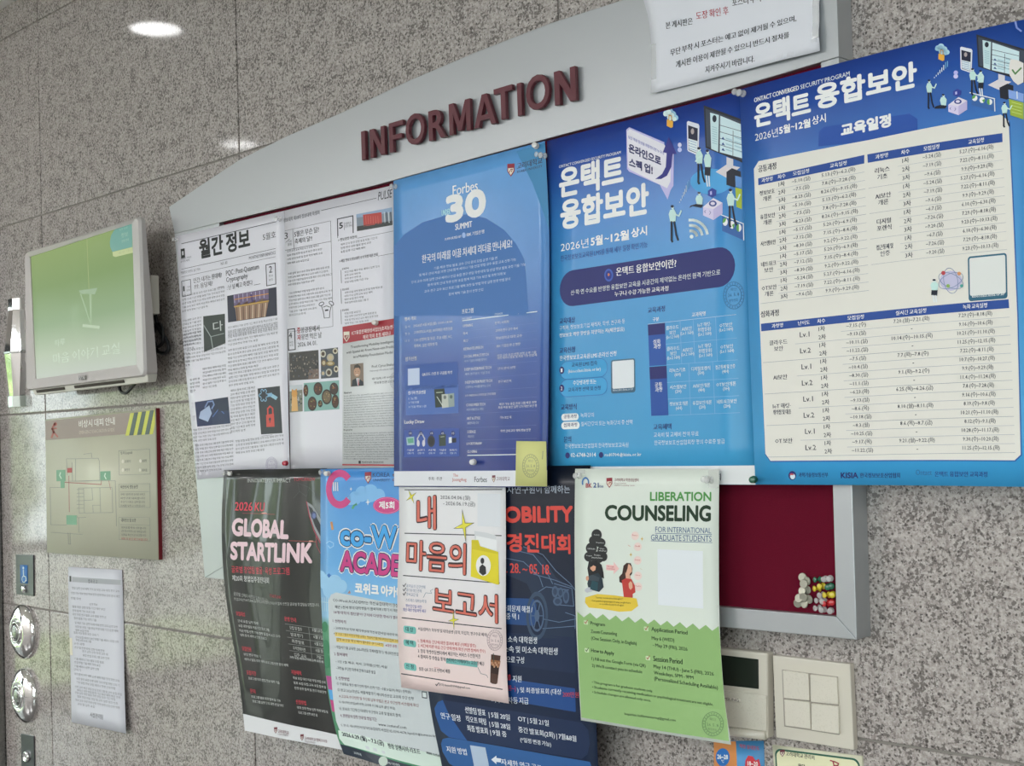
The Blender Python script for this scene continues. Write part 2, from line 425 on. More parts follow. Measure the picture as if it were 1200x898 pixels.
def print_mat(stops, rough=0.35, coat=0.0, vertical=True, noise=0.0, mix=None, coat_rough=0.1):
    """printed colour gradient over the sheet's own print coordinates"""
    m = bpy.data.materials.new('printed_paper'); m.use_nodes = True; n = m.node_tree.nodes; L = m.node_tree.links; b = n['Principled BSDF']
    uv = n.new('ShaderNodeUVMap'); uv.uv_map = 'UVMap'; sp = n.new('ShaderNodeSeparateXYZ'); L.new(uv.outputs[0], sp.inputs[0])
    rp = n.new('ShaderNodeValToRGB'); e = rp.color_ramp.elements
    while len(e) > 1: e.remove(e[-1])
    for i, (t, c) in enumerate(stops):
        q = e[0] if i == 0 else e.new(t); q.position = t; q.color = (*rgb(c), 1)
    mth = n.new('ShaderNodeMath'); mth.operation = 'SUBTRACT'; mth.inputs[0].default_value = 1
    if isinstance(vertical, (int, float)) and not isinstance(vertical, bool):
        # slanted gradient
        ad = n.new('ShaderNodeMath'); ad.operation = 'MULTIPLY_ADD'; ad.inputs[1].default_value = float(vertical); L.new(sp.outputs['X'], ad.inputs[0]); L.new(sp.outputs['Y'], ad.inputs[2]); L.new(ad.outputs[0], mth.inputs[1])
    else: L.new(sp.outputs['Y' if vertical else 'X'], mth.inputs[1])
    L.new(mth.outputs[0], rp.inputs[0]); out = rp.outputs[0]
    if noise:
        tc = n.new('ShaderNodeTexCoord'); nz = n.new('ShaderNodeTexNoise'); nz.inputs['Scale'].default_value = 30; nz.inputs['Detail'].default_value = 6; L.new(tc.outputs['Object'], nz.inputs[0])
        hs = n.new('ShaderNodeHueSaturation'); mr = n.new('ShaderNodeMapRange'); mr.inputs['To Min'].default_value = 1-noise; mr.inputs['To Max'].default_value = 1+noise
        L.new(nz.outputs['Fac'], mr.inputs[0]); L.new(mr.outputs[0], hs.inputs['Value']); L.new(out, hs.inputs['Color']); out = hs.outputs[0]
    L.new(out, b.inputs['Base Color']); b.inputs['Roughness'].default_value = rough; b.inputs['Specular IOR Level'].default_value = 0.26
    b.inputs['Coat Weight'].default_value = coat; b.inputs['Coat Roughness'].default_value = coat_rough
    return m
# ------------------------------------------------------------------ the setting
def granite():
    m = bpy.data.materials.new('speckled_granite'); m.use_nodes = True; n = m.node_tree.nodes; L = m.node_tree.links; b = n['Principled BSDF']
    tc = n.new('ShaderNodeTexCoord'); oi = n.new('ShaderNodeObjectInfo')
    ad = n.new('ShaderNodeVectorMath'); ad.operation = 'MULTIPLY_ADD'; cx = n.new('ShaderNodeCombineXYZ')
    L.new(oi.outputs['Random'], cx.inputs[0]); L.new(oi.outputs['Random'], cx.inputs[2]); ad.inputs[1].default_value = (17, 0, 31)
    L.new(cx.outputs[0], ad.inputs[0]); L.new(tc.outputs['Object'], ad.inputs[2]); vec = ad.outputs[0]
    def ramp(stops, src, interp='LINEAR'):
        rp = n.new('ShaderNodeValToRGB'); e = rp.color_ramp.elements; rp.color_ramp.interpolation = interp
        while len(e) > 1: e.remove(e[-1])
        for i, (t, c) in enumerate(stops):
            q = e[0] if i == 0 else e.new(t); q.position = t; q.color = (*rgb(c), 1) if isinstance(c, str) else (c, c, c, 1)
        L.new(src, rp.inputs[0]); return rp.outputs[0]
    def noise(sc, det, rough=0.5):
        z = n.new('ShaderNodeTexNoise'); z.inputs['Scale'].default_value = sc; z.inputs['Detail'].default_value = det; z.inputs['Roughness'].default_value = rough; L.new(vec, z.inputs[0]); return z.outputs['Fac']
    def mixc(f, a_, b_, mode='MIX'):
        m_ = n.new('ShaderNodeMix'); m_.data_type = 'RGBA'; m_.blend_type = mode; 
        if isinstance(f, float): m_.inputs['Factor'].default_value = f
        else: L.new(f, m_.inputs['Factor'])
        for v, k in ((a_, 6), (b_, 7)):
            if isinstance(v, str): m_.inputs[k].default_value = (*rgb(v), 1)
            else: L.new(v, m_.inputs[k])
        return m_.outputs[2]
    # interlocking mineral grains: pale feldspar, grey quartz, small dark mica
    base = ramp([(0.32, '756c68'), (0.43, '918884'), (0.54, 'a59d99'), (0.68, 'b7b0ac')], noise(120, 4, 0.68))
    cl = n.new('ShaderNodeMath'); cl.operation = 'MULTIPLY_ADD'; cl.inputs[1].default_value = 0.45; L.new(noise(30, 2), cl.inputs[0]); c2_ = n.new('ShaderNodeMath'); c2_.operation = 'SUBTRACT'; c2_.inputs[1].default_value = 0.225; L.new(noise(150, 3, 0.62), c2_.inputs[0]); L.new(c2_.outputs[0], cl.inputs[2])
    grey = ramp([(0.53, 0.0), (0.575, 0.95)], cl.outputs[0]); base = mixc(grey, base, '635c59')
    v1 = n.new('ShaderNodeTexVoronoi'); v1.inputs['Scale'].default_value = 235; v1.inputs['Randomness'].default_value = 1.0; L.new(vec, v1.inputs[0]); s1 = n.new('ShaderNodeSeparateColor'); L.new(v1.outputs['Color'], s1.inputs[0])
    cell = ramp([(0.80, 0.0), (0.86, 1.0)], s1.outputs[0]); dist = ramp([(0.30, 1.0), (0.60, 0.0)], v1.outputs['Distance'])
    mk = n.new('ShaderNodeMath'); mk.operation = 'MULTIPLY'; L.new(cell, mk.inputs[0]); L.new(dist, mk.inputs[1])
    mk2 = n.new('ShaderNodeMath'); mk2.operation = 'MULTIPLY'; mk2.inputs[1].default_value = 0.85; L.new(mk.outputs[0], mk2.inputs[0])
    base = mixc(mk2.outputs[0], base, '332d2a')
    pale = ramp([(0.58, 0.0), (0.66, 0.7)], noise(200, 2, 0.5)); base = mixc(pale, base, 'bdb6b3')
    hs = n.new('ShaderNodeHueSaturation'); hs.inputs['Saturation'].default_value = 0.9; L.new(base, hs.inputs['Color'])
    L.new(hs.outputs[0], b.inputs['Base Color']); b.inputs['Roughness'].default_value = 0.5; b.inputs['Specular IOR Level'].default_value = 0.3
    b.inputs['Coat Weight'].default_value = 0.9; b.inputs['Coat Roughness'].default_value = 0.07; b.inputs['Coat IOR'].default_value = 1.5
    return m
GR = granite()
STEEL = mat('8f9190', 0.25, 0.5, 1.0, name='brushed_steel'); CHROME = mat('e6e8ea', 0.04, 0.5, 1.0, name='chrome'); DARKSTEEL = mat('5a5c60', 0.3, 0.5, 1.0, name='dark_steel')
GROUT = mat('827d78', 0.8, name='grout')
wall = box('wall_back', ROOM['x0'], ROOM['x1'], 0.0030, 0.20, 0, 2.95, GROUT); tag(wall, kind='structure')
# the lift opening is cut out of the stone layer only: its door stands in front of the grout layer
zs = [0.0, 0.524, 1.087, 1.648, 2.212, 2.774, 2.87]; xs = [-3.577+1.0128*k for k in range(-4, 7)]
JX = float(P(3.5, 700)[0])
for i in range(len(xs)-1):
    for j in range(len(zs)-1):
        a, b_ = xs[i], min(xs[i+1], ROOM['x1'])
        if a >= ROOM['x1']: continue
        a = max(a, ROOM['x0'])
        if xs[i+1] < ROOM['x0']: continue
        g = 0.0020
        if zs[j] < 2.2 and a < JX and b_ > JX-1.1:
            segs = [(JX, b_)] if b_ > JX else []
            if a < JX-1.1: segs = [(a, JX-1.1)]+segs
        else: segs = [(a, b_)]
        for x0, x1 in segs:
            o = box('stone_panel', x0+g, x1-g, random.uniform(-0.0006, 0.0), 0.006, zs[j]+g, zs[j+1]-g, GR, wall, bevel=0.0018, seg=2)
floor = box('floor', ROOM['x0'], ROOM['x1'], ROOM['y0'], 0.006, -0.1, 0.0, mat('6c6967', 0.25, 0.5, name='polished_floor')); tag(floor, kind='structure')
ceiling = box('ceiling', ROOM['x0'], ROOM['x1'], ROOM['y0'], 0.006, 2.87, 2.97, mat('dcdad6', 0.8, name='ceiling_paint')); tag(ceiling, kind='structure')
CREAM = mat('b9b5b0', 0.8, name='wall_paint'); DK = mat('3d4043', 0.4, name='dark_frame')
wf = empty('wall_front', (0, ROOM['y0'], 0), kind='structure')
for q in ((ROOM['x0'], -1.8, 0, 2.87), (3.0, ROOM['x1'], 0, 2.87), (-1.8, 3.0, 0, 0.6), (-1.8, 3.0, 2.6, 2.87)): box('wall_section', q[0], q[1], ROOM['y0']-0.15, ROOM['y0'], q[2], q[3], CREAM, wf)
wr = box('wall_right', ROOM['x1'], ROOM['x1']+0.15, ROOM['y0'], 0.2, 0, 2.95, CREAM); tag(wr, kind='structure')
wl = empty('wall_left', (ROOM['x0'], 0, 0), kind='structure')
YA, YB = -4.4, -0.75
for q in ((ROOM['y0'], YA, 0, 2.87), (YB, 0.2, 0, 2.87), (YA, YB, 2.45, 2.87)): box('wall_section', ROOM['x0']-0.15, ROOM['x0'], q[0], q[1], q[2], q[3], CREAM, wl)
GLASS = bpy.data.materials.new('thin_glass'); GLASS.use_nodes = True
_n = GLASS.node_tree.nodes; _n.clear(); _o = _n.new('ShaderNodeOutputMaterial'); _m = _n.new('ShaderNodeMixShader'); _t = _n.new('ShaderNodeBsdfTransparent'); _g = _n.new('ShaderNodeBsdfGlossy'); _f = _n.new('ShaderNodeFresnel')
_t.inputs[0].default_value = (0.93, 0.97, 0.94, 1); _g.inputs['Roughness'].default_value = 0.02
for a, b_ in ((_f.outputs[0], _m.inputs[0]), (_t.outputs[0], _m.inputs[1]), (_g.outputs[0], _m.inputs[2]), (_m.outputs[0], _o.inputs[0])): GLASS.node_tree.links.new(a, b_)
def glazing(name, horiz, c, a0, a1, z0, z1, nx, zr):
    """framed glass in a wall: frame and each pane as parts"""
    e = empty(name, (c, (a0+a1)/2, z0) if horiz == 'y' else ((a0+a1)/2, c, z0), kind='structure')
    def bx(nm, p0, p1, q0, q1, t, m):
        return box(nm, c-t, c+t, p0, p1, q0, q1, m, e) if horiz == 'y' else box(nm, p0, p1, c-t, c+t, q0, q1, m, e)
    for k in range(nx+1):
        x = a0+(a1-a0)*k/nx; bx('mullion', x-0.03, x+0.03, z0, z1, 0.03, DK)
    for z in [z0+0.03]+zr+[z1-0.03]: bx('transom', a0, a1, z-0.03, z+0.03, 0.028, DK)
    lv = [z0]+zr+[z1]
    for k in range(nx):
        for a, b_ in zip(lv, lv[1:]): bx('pane', a0+(a1-a0)*k/nx+0.03, a0+(a1-a0)*(k+1)/nx-0.03, a+0.03, b_-0.03, 0.004, GLASS)
    return e
glazing('window_1', 'y', ROOM['x0']-0.07, YA, YB, 0.0, 2.45, 4, [0.95, 2.05])
glazing('window_2', 'x', ROOM['y0']-0.07, -1.8, 3.0, 0.6, 2.6, 4, [1.9])
# what the doors look out on: paving, a lawn and a hedge with trees
tag(box('ground', -22, ROOM['x0']-0.15, -16, 8, -0.14, -0.04, mat('9c9a92', 0.8, name='paving')), kind='structure')
gm = bpy.data.materials.new('foliage'); gm.use_nodes = True; _n = gm.node_tree.nodes; _b = _n['Principled BSDF']
_tc = _n.new('ShaderNodeTexCoord'); _z = _n.new('ShaderNodeTexNoise'); _z.inputs['Scale'].default_value = 7; _z.inputs['Detail'].default_value = 5; _r = _n.new('ShaderNodeValToRGB')
_r.color_ramp.elements[0].color = (0.10, 0.15, 0.04, 1); _r.color_ramp.elements[0].position = 0.35; _r.color_ramp.elements[1].color = (0.42, 0.52, 0.20, 1); _r.color_ramp.elements[1].position = 0.65
for a, b_ in ((_tc.outputs['Object'], _z.inputs[0]), (_z.outputs[0], _r.inputs[0]), (_r.outputs[0], _b.inputs['Base Color'])): gm.node_tree.links.new(a, b_)
_b.inputs['Roughness'].default_value = 0.8
lawn = box('lawn', -10.2, -8.0, -4.3, -1.6, -0.05, 0.05, gm); tag(lawn, 'green lawn outside the glass doors at the end of the hall', 'lawn', kind='stuff')
for k in range(3):
    bm = bmesh.new(); bmesh.ops.create_icosphere(bm, subdivisions=4, radius=1.0)
    for v in bm.verts:
        r = 1+0.12*math.sin(9*v.co.x+k)*math.sin(8*v.co.y+2*k)*math.sin(7*v.co.z)+random.uniform(-0.04, 0.04); v.co = Vector((v.co.x*0.9*r, v.co.y*0.82*r, v.co.z*1.1*r+1.36))
    o = bm_obj('bush', bm, gm, smooth=True); o.location = (-12.5-0.5*(k % 2), -8.4+2.6*k, 0)
    tag(o, '%s rounded green bush outside the glass doors, mirrored in the stone' % ('nearest', 'middle', 'farthest')[2-k], 'bush', 'bushes outside the doors')
sun = bpy.data.lights.new('sun', 'SUN'); sun.energy = 2.5; sun.angle = 0.03; so = bpy.data.objects.new('sun', sun); COL.objects.link(so); so.rotation_euler = (math.radians(28), math.radians(-38), 0); sun.color = (1, 0.96, 0.88)

# ceiling downlights (their reflections show in the polished stone)
LAMP = mat('fbfaff', 0.5, emit=14.0, name='lamp_glow'); WHITE_P = mat('d8d8d4', 0.5, name='white_plastic')
for i, (x, y) in enumerate(DOWN):
    t = empty('downlight', (x, y, 2.87), 'round recessed ceiling downlight %s' % ('whose reflection shows highest on the stone, at upper left', 'whose reflection shows just above the noticeboard header', 'in front of the noticeboard', 'nearest the glass doors', 'second from the glass doors in the outer row', 'third from the glass doors in the outer row')[i], 'ceiling light', 'downlights in the ceiling')
    lathe('rim', [(0.078, 0.0), (0.078, 0.008), (0.098, 0.006), (0.1, 0.0)], WHITE_P, (x, y, 2.87), t, seg=28, axis=(0, 0, -1))
    lathe('lamp_disc', [(0.0, 0.004), (0.077, 0.004), (0.077, 0.0)], LAMP, (x, y, 2.87), t, seg=28, axis=(0, 0, -1))

for i, (x, y) in enumerate(FILL_PANELS):  # bodies of the added fill panels, kept clear of the stone's reflections
    t = empty('fill_panel', (x, y, 2.87), 'flat rectangular ceiling panel light %s' % ('right of the photographer', 'straight behind the photographer', 'farthest right', 'second from the glass doors', 'nearest the glass doors')[i], 'ceiling light', 'panel lights in the ceiling')
    bm = slab_bm([(x-.6, y-.3, 2.835), (x+.6, y-.3, 2.835), (x+.6, y+.3, 2.835), (x-.6, y+.3, 2.835)], [(x-.6, y-.3, 2.87), (x+.6, y-.3, 2.87), (x+.6, y+.3, 2.87), (x-.6, y+.3, 2.87)])
    bm_obj('frame', bm, WHITE_P, t, bevel=.004); box('diffuser', x-.57, x+.57, y-.27, y+.27, 2.832, 2.8345, mat('f6f4ee', 0.6, emit=2.0, name='fill_panel_glow'), t)
# lift door, jamb, and the hall fittings at the left edge
t = empty('door_1', (JX-0.55, 0, 0), kind='structure')
box('jamb', JX-0.05, JX-0.001, -0.035, 0.006, 0, 2.2, STEEL, t, bevel=0.002); box('jamb', JX-1.1, JX-1.05, -0.035, 0.006, 0, 2.2, STEEL, t, bevel=0.002)
box('header', JX-1.05, JX-0.05, -0.035, 0.006, 2.1, 2.2, STEEL, t, bevel=0.002)
box('door_leaf', JX-1.05, JX-0.552, -0.012, 0.0028, 0, 2.1, STEEL, t); box('door_leaf', JX-0.548, JX-0.05, -0.012, 0.0028, 0, 2.1, STEEL, t)

def call_button(px, py, rx, ry, label):
    c = P(px, py, 0.0); c = Vector((c[0], 0, c[2])); R = 0.079
    t = empty('lift_call_button', tuple(c), label, 'button')
    lathe('domed_plate', [(R, 0.0), (R, 0.006), (R*0.97, 0.011), (R*0.8, 0.019), (R*0.6, 0.025), (R*0.43, 0.028), (R*0.41, 0.022)], CHROME, c, t, seg=48)
    lathe('button_ring', [(R*0.41, 0.022), (R*0.40, 0.031), (R*0.33, 0.031), (R*0.32, 0.024)], CHROME, c, t, seg=32)
    lathe('push_button', [(R*0.31, 0.022), (R*0.30, 0.030), (R*0.2, 0.032), (0, 0.033)], STEEL, c, t, seg=32)
    return t
call_button(29.0, 740, 14, 33, 'upper round chrome lift call button on the stone wall')
call_button(31.0, 815, 15, 33, 'lower round chrome lift call button, under its twin')
# lantern
t = empty('lift_lantern', tuple(P(19, 413, 0)), 'faceted chrome lift lantern beside the left edge of the wall screen', 'lamp')
def oct_ring(x, y, hw, d):
    c = P(x, y, 0.0); w = hw; return [(c[0]+w*a, -d*b_, c[2]) for a, b_ in ((-1, 0), (-0.85, 0.55), (-0.35, 1), (0.35, 1), (0.85, 0.55), (1, 0))]
def loft(name, rings, m, parent, bevel=0):
    bm = bmesh.new(); R = [[bm.verts.new(p) for p in r] for r in rings]
    for a, b_ in zip(R, R[1:]):
        for k in range(len(a)): bm.faces.new((a[k], a[(k+1) % len(a)], b_[(k+1) % len(a)], b_[k]))
    bm.faces.new(R[0]); bm.faces.new(R[-1]); return bm_obj(name, bm, m, parent, bevel=bevel)
loft('cap', [oct_ring(22, 351, 0.040, 0.026), oct_ring(22, 364, 0.040, 0.026)], CHROME, t)
loft('upper_lens', [oct_ring(22.5, 364.5, 0.042, 0.026), oct_ring(23, 412, 0.060, 0.036)], CHROME, t)
loft('centre_band', [oct_ring(23, 412.5, 0.062, 0.038), oct_ring(23, 414.5, 0.062, 0.038)], STEEL, t)
loft('lower_lens', [oct_ring(23, 415, 0.060, 0.036), oct_ring(23.5, 464, 0.032, 0.026)], CHROME, t)
loft('foot', [oct_ring(23.5, 464.5, 0.040, 0.030), oct_ring(24, 477, 0.040, 0.030)], mat('b9c4bf', 0.12, 0.6, 0.6, name='clear_block'), t)
# key plate with the blue wheelchair mark
q = [(18.2, 650), (38.8, 651), (39.2, 699), (18.8, 696.5)]
t = empty('key_plate', tuple(P(28.5, 697, 0.0)), 'dark steel plate with a small blue wheelchair sticker above the round buttons', 'plate')
plate('metal_plate', q, 0.004, 0.0, DARKSTEEL, t, bevel=0.001)
st = Sheet('sticker', None, None, [[(23.5, 662, 0.0046), (32.2, 662.8, 0.0046)], [(23.9, 683.2, 0.0046), (32.6, 684.5, 0.0046)]], m=mat('3f78b8', 0.4, name='blue_vinyl'))
st.obj.parent = t; st.obj.matrix_parent_inverse = Matrix.Translation(-Vector(t.location)); st.part = 'wheelchair_mark'
st.o = (0, 0, 1); st.ell(28.0, 679, 2.6, 4.2, 'cfe0f2', 20, 300); st.ell(28.0, 679, 1.9, 3.2, '3f78b8', 10, 350, layer=2); st.line([(27.6, 668), (27.8, 675.5), (30.2, 676), (31, 681)], 0.9, 'cfe0f2', layer=3); st.ell(27.5, 665.8, 0.9, 1.5, 'cfe0f2', layer=3)
c = P(28.8, 690.5, 0.004); lathe('key_switch', [(0.011, 0), (0.011, 0.006), (0.008, 0.008), (0, 0.008)], CHROME, Vector(c), t, seg=20)
t = empty('key_plate', tuple(P(32, 900, 0.0)), 'small dark steel plate with a round key lock below the two round buttons', 'plate')
plate('metal_plate', [(24.2, 860), (39.4, 863), (40.4, 915), (25.2, 911)], 0.004, 0.0, DARKSTEEL, t, bevel=0.001)
c = P(31.7, 887, 0.004); lathe('key_lock', [(0.016, 0), (0.016, 0.005), (0.011, 0.008), (0.011, 0.004), (0, 0.004)], CHROME, Vector(c), t, seg=24)

# ------------------------------------------------------------------ noticeboard
D0, DF = 0.040, 0.028
SILVER = mat('a6aaad', 0.36, 0.5, 0.55, coat=0.15, bump=0.02, bscale=900, name='silver_paint', coat_rough=0.3)
board = empty('noticeboard', tuple(P(640, 720, 0.0)), 'large silver noticeboard with an arched header and dark red felt', 'noticeboard')
arc = [(198, 242.5), (212, 233), (240, 214), (281, 187), (335, 160), (400, 132), (480, 94), (560, 60), (645, 27), (735, -2), (800, -24), (860, -46), (920, -68), (977.5, -92)]
plate('header_panel', arc+[(983, 66.5), (961.5, 73), (841, 109), (640, 163), (437, 218), (257, 261), (204.5, 274)], D0, 0.0, SILVER, board, bevel=0.0012)
plate('stile', [(204.6, 274.4), (257, 261.4), (265, 662), (240, 677)], D0, 0.0, SILVER, board)
plate('stile', [(961.6, 73.2), (983, 66.8), (1004, 750), (980, 722.6)], D0, 0.0, SILVER, board, bevel=0.0012)
plate('bottom_rail', [(265, 662.2), (979.9, 722.8), (1003.8, 750.2), (240.2, 677.2)], D0, 0.0, SILVER, board, bevel=0.0012)
FELT = mat('600d24', 0.95, 0.15, bump=0.9, bscale=1800, name='red_felt')
plate('felt_panel', [(256, 256), (963, 70), (981, 724), (264, 664)], DF, 0.001, FELT, board)
# raised letters
LET = mat('58262f', 0.4, 0.4, name='maroon_letter')
LETTERS = [('I', 95, 120, 512, 136), ('N', 135, 210, 501, 134), ('F', 225, 298, 476, 138), ('O', 302, 397, 449, 146), ('R', 411, 496, 422, 140), ('M', 506, 612, 395, 147), ('A', 623, 731, 364, 150), ('T', 717, 810, 330, 152), ('I', 826, 853, 305, 155), ('O', 867, 983, 289, 165), ('N', 1000, 1106, 256, 160)]
for ch in 'OR': _txt_jobs[(ch, 0.02, 4)] = None
def glyph(ch):
    t_ = 0.21
    S = {'I': [[(0, 0), (1, 0), (1, 1), (0, 1)]],
         'N': [[(0, 0), (t_+.04, 0), (t_+.04, .62), (1-t_-.06, 0), (1, 0), (1, 1), (1-t_-.04, 1), (1-t_-.04, .38), (t_+.06, 1), (0, 1)]],
         'F': [[(0, 0), (.28, 0), (.28, .40), (.88, .40), (.88, .565), (.28, .565), (.28, .835), (1, .835), (1, 1), (0, 1)]],
         'M': [[(0, 0), (.2, 0), (.2, .62), (.41, .06), (.59, .06), (.8, .62), (.8, 0), (1, 0), (1, 1), (.77, 1), (.5, .38), (.23, 1), (0, 1)]],
         'A': [[(0, 0), (.215, 0), (.29, .2), (.71, .2), (.785, 0), (1, 0), (.615, 1), (.385, 1)], [(.35, .355), (.5, .77), (.65, .355)]],
         'T': [[(.37, 0), (.63, 0), (.63, .83), (1, .83), (1, 1), (0, 1), (0, .83), (.37, .83)]]}
    if ch in S:
        loops = S[ch]; pts = [q for l in loops for q in l]
        return np.array(pts), [tuple(f) for f in tessellate_polygon([[Vector((x, y, 0)) for x, y in l] for l in loops])], 1.0, 1.0
    return _txt_jobs[(ch, 0.02, 4)]
def build_letters():
    for ch, x0, x1, yb, h in LETTERS:
        tv, tf, tw, th = glyph(ch)
        px = lambda x, y: (400+x*0.25, 60+y*0.25)
        x1 = x1-6
        A = P(*px(x0, yb), 0.051); B = P(*px(x1, yb-0.2742*(x1-x0)), 0.051); T = P(*px(x0, yb-h), 0.051)
        w = (B[0]-A[0]); H = T[2]-A[2]
        bm = bmesh.new()
        F = [bm.verts.new((A[0]+w*a/tw, -0.051, A[2]+H*b_/th)) for a, b_ in tv]
        for f in tf:
            try: bm.faces.new([F[i] for i in f])
            except ValueError: pass
        bmesh.ops.remove_doubles(bm, verts=bm.verts, dist=1e-6)
        bmesh.ops.dissolve_limit(bm, angle_limit=0.01, verts=bm.verts, edges=bm.edges)
        g = bmesh.ops.extrude_face_region(bm, geom=bm.faces[:])
        for v in g['geom']:
            if isinstance(v, bmesh.types.BMVert): v.co.y = -0.043
        bm_obj('letter', bm, LET, board, bevel=0.0006, seg=1)

# ------------------------------------------------------------------ wall screen
t = empty('wall_screen', tuple(P(100, 455, 0.0)), 'wall-mounted flat screen in a pale grey plastic case, glowing pale green', 'screen')
BEZ = mat('b9b4b2', 0.38, 0.5, name='case_plastic'); BEZ2 = mat('c8c6bd', 0.4, 0.5, name='case_plastic_rear')
D_T, D_B = 0.105, 0.085
O4 = [(28, 296, D_T), (163, 253.5, D_T), (170, 441, D_B), (30, 458, D_B)]; I4 = [(35, 301, D_T-0.006), (154.6, 262, D_T-0.006), (160, 427.7, D_B-0.006), (41.5, 444.4, D_B-0.006)]
o3 = [Vector(P(*q)) for q in O4]; i3 = [Vector(P(*q)) for q in I4]
def rounded(q, r, n=4):
    out = []
    for i in range(4):
        a, b_, c_ = q[i-1], q[i], q[(i+1) % 4]; u = (a-b_).normalized(); w = (c_-b_).normalized()
        for k in range(n+1):
            th = math.pi/2*k/n; out.append(b_+u*r*(1-math.sin(th))+w*r*(1-math.cos(th)))
    return out
bm = bmesh.new()
ro = rounded(o3, 0.014); nr = len(ro); ctr = sum(o3, Vector())/4
nrm = (o3[1]-o3[0]).cross(o3[3]-o3[0]).normalized(); nrm = nrm if nrm.y < 0 else -nrm
ri = [i3[k//5] + (ro[k]-o3[k//5])*0.15 for k in range(nr)]
DEP = [0.016, 0.016, 0.034, 0.034]
rings = [[p - nrm*DEP[k//5] for k, p in enumerate(ro)], [p - nrm*0.006 for p in ro], [p+(ctr-p).normalized()*0.006 for p in ro], ri, [p - nrm*0.008 for p in ri]]
RV = [[bm.verts.new(p) for p in r] for r in rings]
for a, b_ in zip(RV, RV[1:]):
    for k in range(nr): bm.faces.new((a[k], a[(k+1) % nr], b_[(k+1) % nr], b_[k]))
bm_obj('bezel', bm, BEZ, t)
# back shell, tapering to the wall
bk = [p - nrm*d_ for p, d_ in zip(o3, DEP)]; c2 = sum(bk, Vector())/4
r2 = [c2+(p-c2)*0.80 - nrm*0.022 for p in bk]
loft('rear_shell', [[c2+(p-c2)*0.985 for p in bk], [c2+(p-c2)*0.93-nrm*0.012 for p in bk], r2], BEZ2, t)
cw = sum(r2, Vector())/4
box('wall_bracket', cw.x-0.09, cw.x+0.09, cw.y+0.0, -0.0, cw.z-0.11, cw.z+0.09, mat('2c2d2f', 0.5, name='black_metal'), t, bevel=0.003)
# slotted chin under the screen
br = o3[2]; bl = o3[3]; dvb = (br-bl); up = (o3[0]-bl).normalized()
def chin(a, z, d): return tuple(bl+dvb*a-up*z-nrm*d)
bm_obj('chin', slab_bm([chin(.03, -.004, .006), chin(1.0, -.004, .006), chin(.99, .015, .012), chin(.05, .015, .012)], [chin(.03, -.004, .034), chin(1.0, -.004, .034), chin(.99, .015, .034), chin(.05, .015, .034)]), BEZ2, t, bevel=.0015)
for a, b_ in ((0.08, 0.33), (0.42, 0.82)):
    p0 = bl+dvb*a; p1 = bl+dvb*b_; f = [p0-up*0.002-nrm*0.0055, p1-up*0.002-nrm*0.0055, p1-up*0.0095-nrm*0.0075, p0-up*0.0095-nrm*0.0075]
    bm_obj('speaker_slot', slab_bm([tuple(p) for p in f], [tuple(p-nrm*0.006) for p in f]), mat('3a332c', 0.7, name='slot_dark'), t)
SCR = bpy.data.materials.new('screen_reflection_base'); SCR.use_nodes = True; n = SCR.node_tree.nodes; L = SCR.node_tree.links; b = n['Principled BSDF']  # green mirrored in the glass, put in as an emission gradient
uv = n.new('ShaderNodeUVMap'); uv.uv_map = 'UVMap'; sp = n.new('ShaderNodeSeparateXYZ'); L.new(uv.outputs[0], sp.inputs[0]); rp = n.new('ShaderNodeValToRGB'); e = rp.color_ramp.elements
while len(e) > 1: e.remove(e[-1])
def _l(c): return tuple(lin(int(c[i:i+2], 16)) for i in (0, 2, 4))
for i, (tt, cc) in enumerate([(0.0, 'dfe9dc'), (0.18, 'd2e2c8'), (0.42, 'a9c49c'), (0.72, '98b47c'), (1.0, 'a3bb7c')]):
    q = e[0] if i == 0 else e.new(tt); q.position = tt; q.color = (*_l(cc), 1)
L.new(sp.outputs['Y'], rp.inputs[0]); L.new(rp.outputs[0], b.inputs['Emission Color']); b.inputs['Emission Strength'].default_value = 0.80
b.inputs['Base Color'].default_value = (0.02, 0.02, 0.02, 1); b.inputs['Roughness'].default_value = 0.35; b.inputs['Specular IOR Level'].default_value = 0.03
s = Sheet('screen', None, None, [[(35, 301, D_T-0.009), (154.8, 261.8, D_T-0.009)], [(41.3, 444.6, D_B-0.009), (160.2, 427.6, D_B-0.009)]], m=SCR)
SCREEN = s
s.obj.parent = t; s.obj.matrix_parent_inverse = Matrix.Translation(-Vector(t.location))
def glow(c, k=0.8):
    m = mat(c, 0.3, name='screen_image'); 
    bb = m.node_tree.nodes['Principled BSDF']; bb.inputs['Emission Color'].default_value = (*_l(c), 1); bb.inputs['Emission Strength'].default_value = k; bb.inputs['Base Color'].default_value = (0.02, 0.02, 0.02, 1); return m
s.part = 'screen_image'; s.c(20, 240, 0.15)  # mirrored text and shapes, put in as glowing colour
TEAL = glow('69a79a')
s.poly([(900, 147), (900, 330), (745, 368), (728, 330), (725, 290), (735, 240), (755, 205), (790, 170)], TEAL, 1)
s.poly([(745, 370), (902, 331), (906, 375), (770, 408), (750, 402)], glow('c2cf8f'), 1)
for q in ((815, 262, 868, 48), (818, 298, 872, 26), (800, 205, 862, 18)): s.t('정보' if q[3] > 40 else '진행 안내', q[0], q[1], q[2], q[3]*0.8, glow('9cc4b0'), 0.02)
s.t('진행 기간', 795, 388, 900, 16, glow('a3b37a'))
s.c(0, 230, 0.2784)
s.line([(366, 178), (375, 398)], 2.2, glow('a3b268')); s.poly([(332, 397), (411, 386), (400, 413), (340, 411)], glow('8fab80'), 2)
s.line([(340, 412), (384, 545), (378, 412)], 4, glow('9db98c')); s.line([(352, 545), (415, 552)], 12, glow('b7cba8')); s.line([(384, 412), (384, 545)], 3, glow('a5be90'))
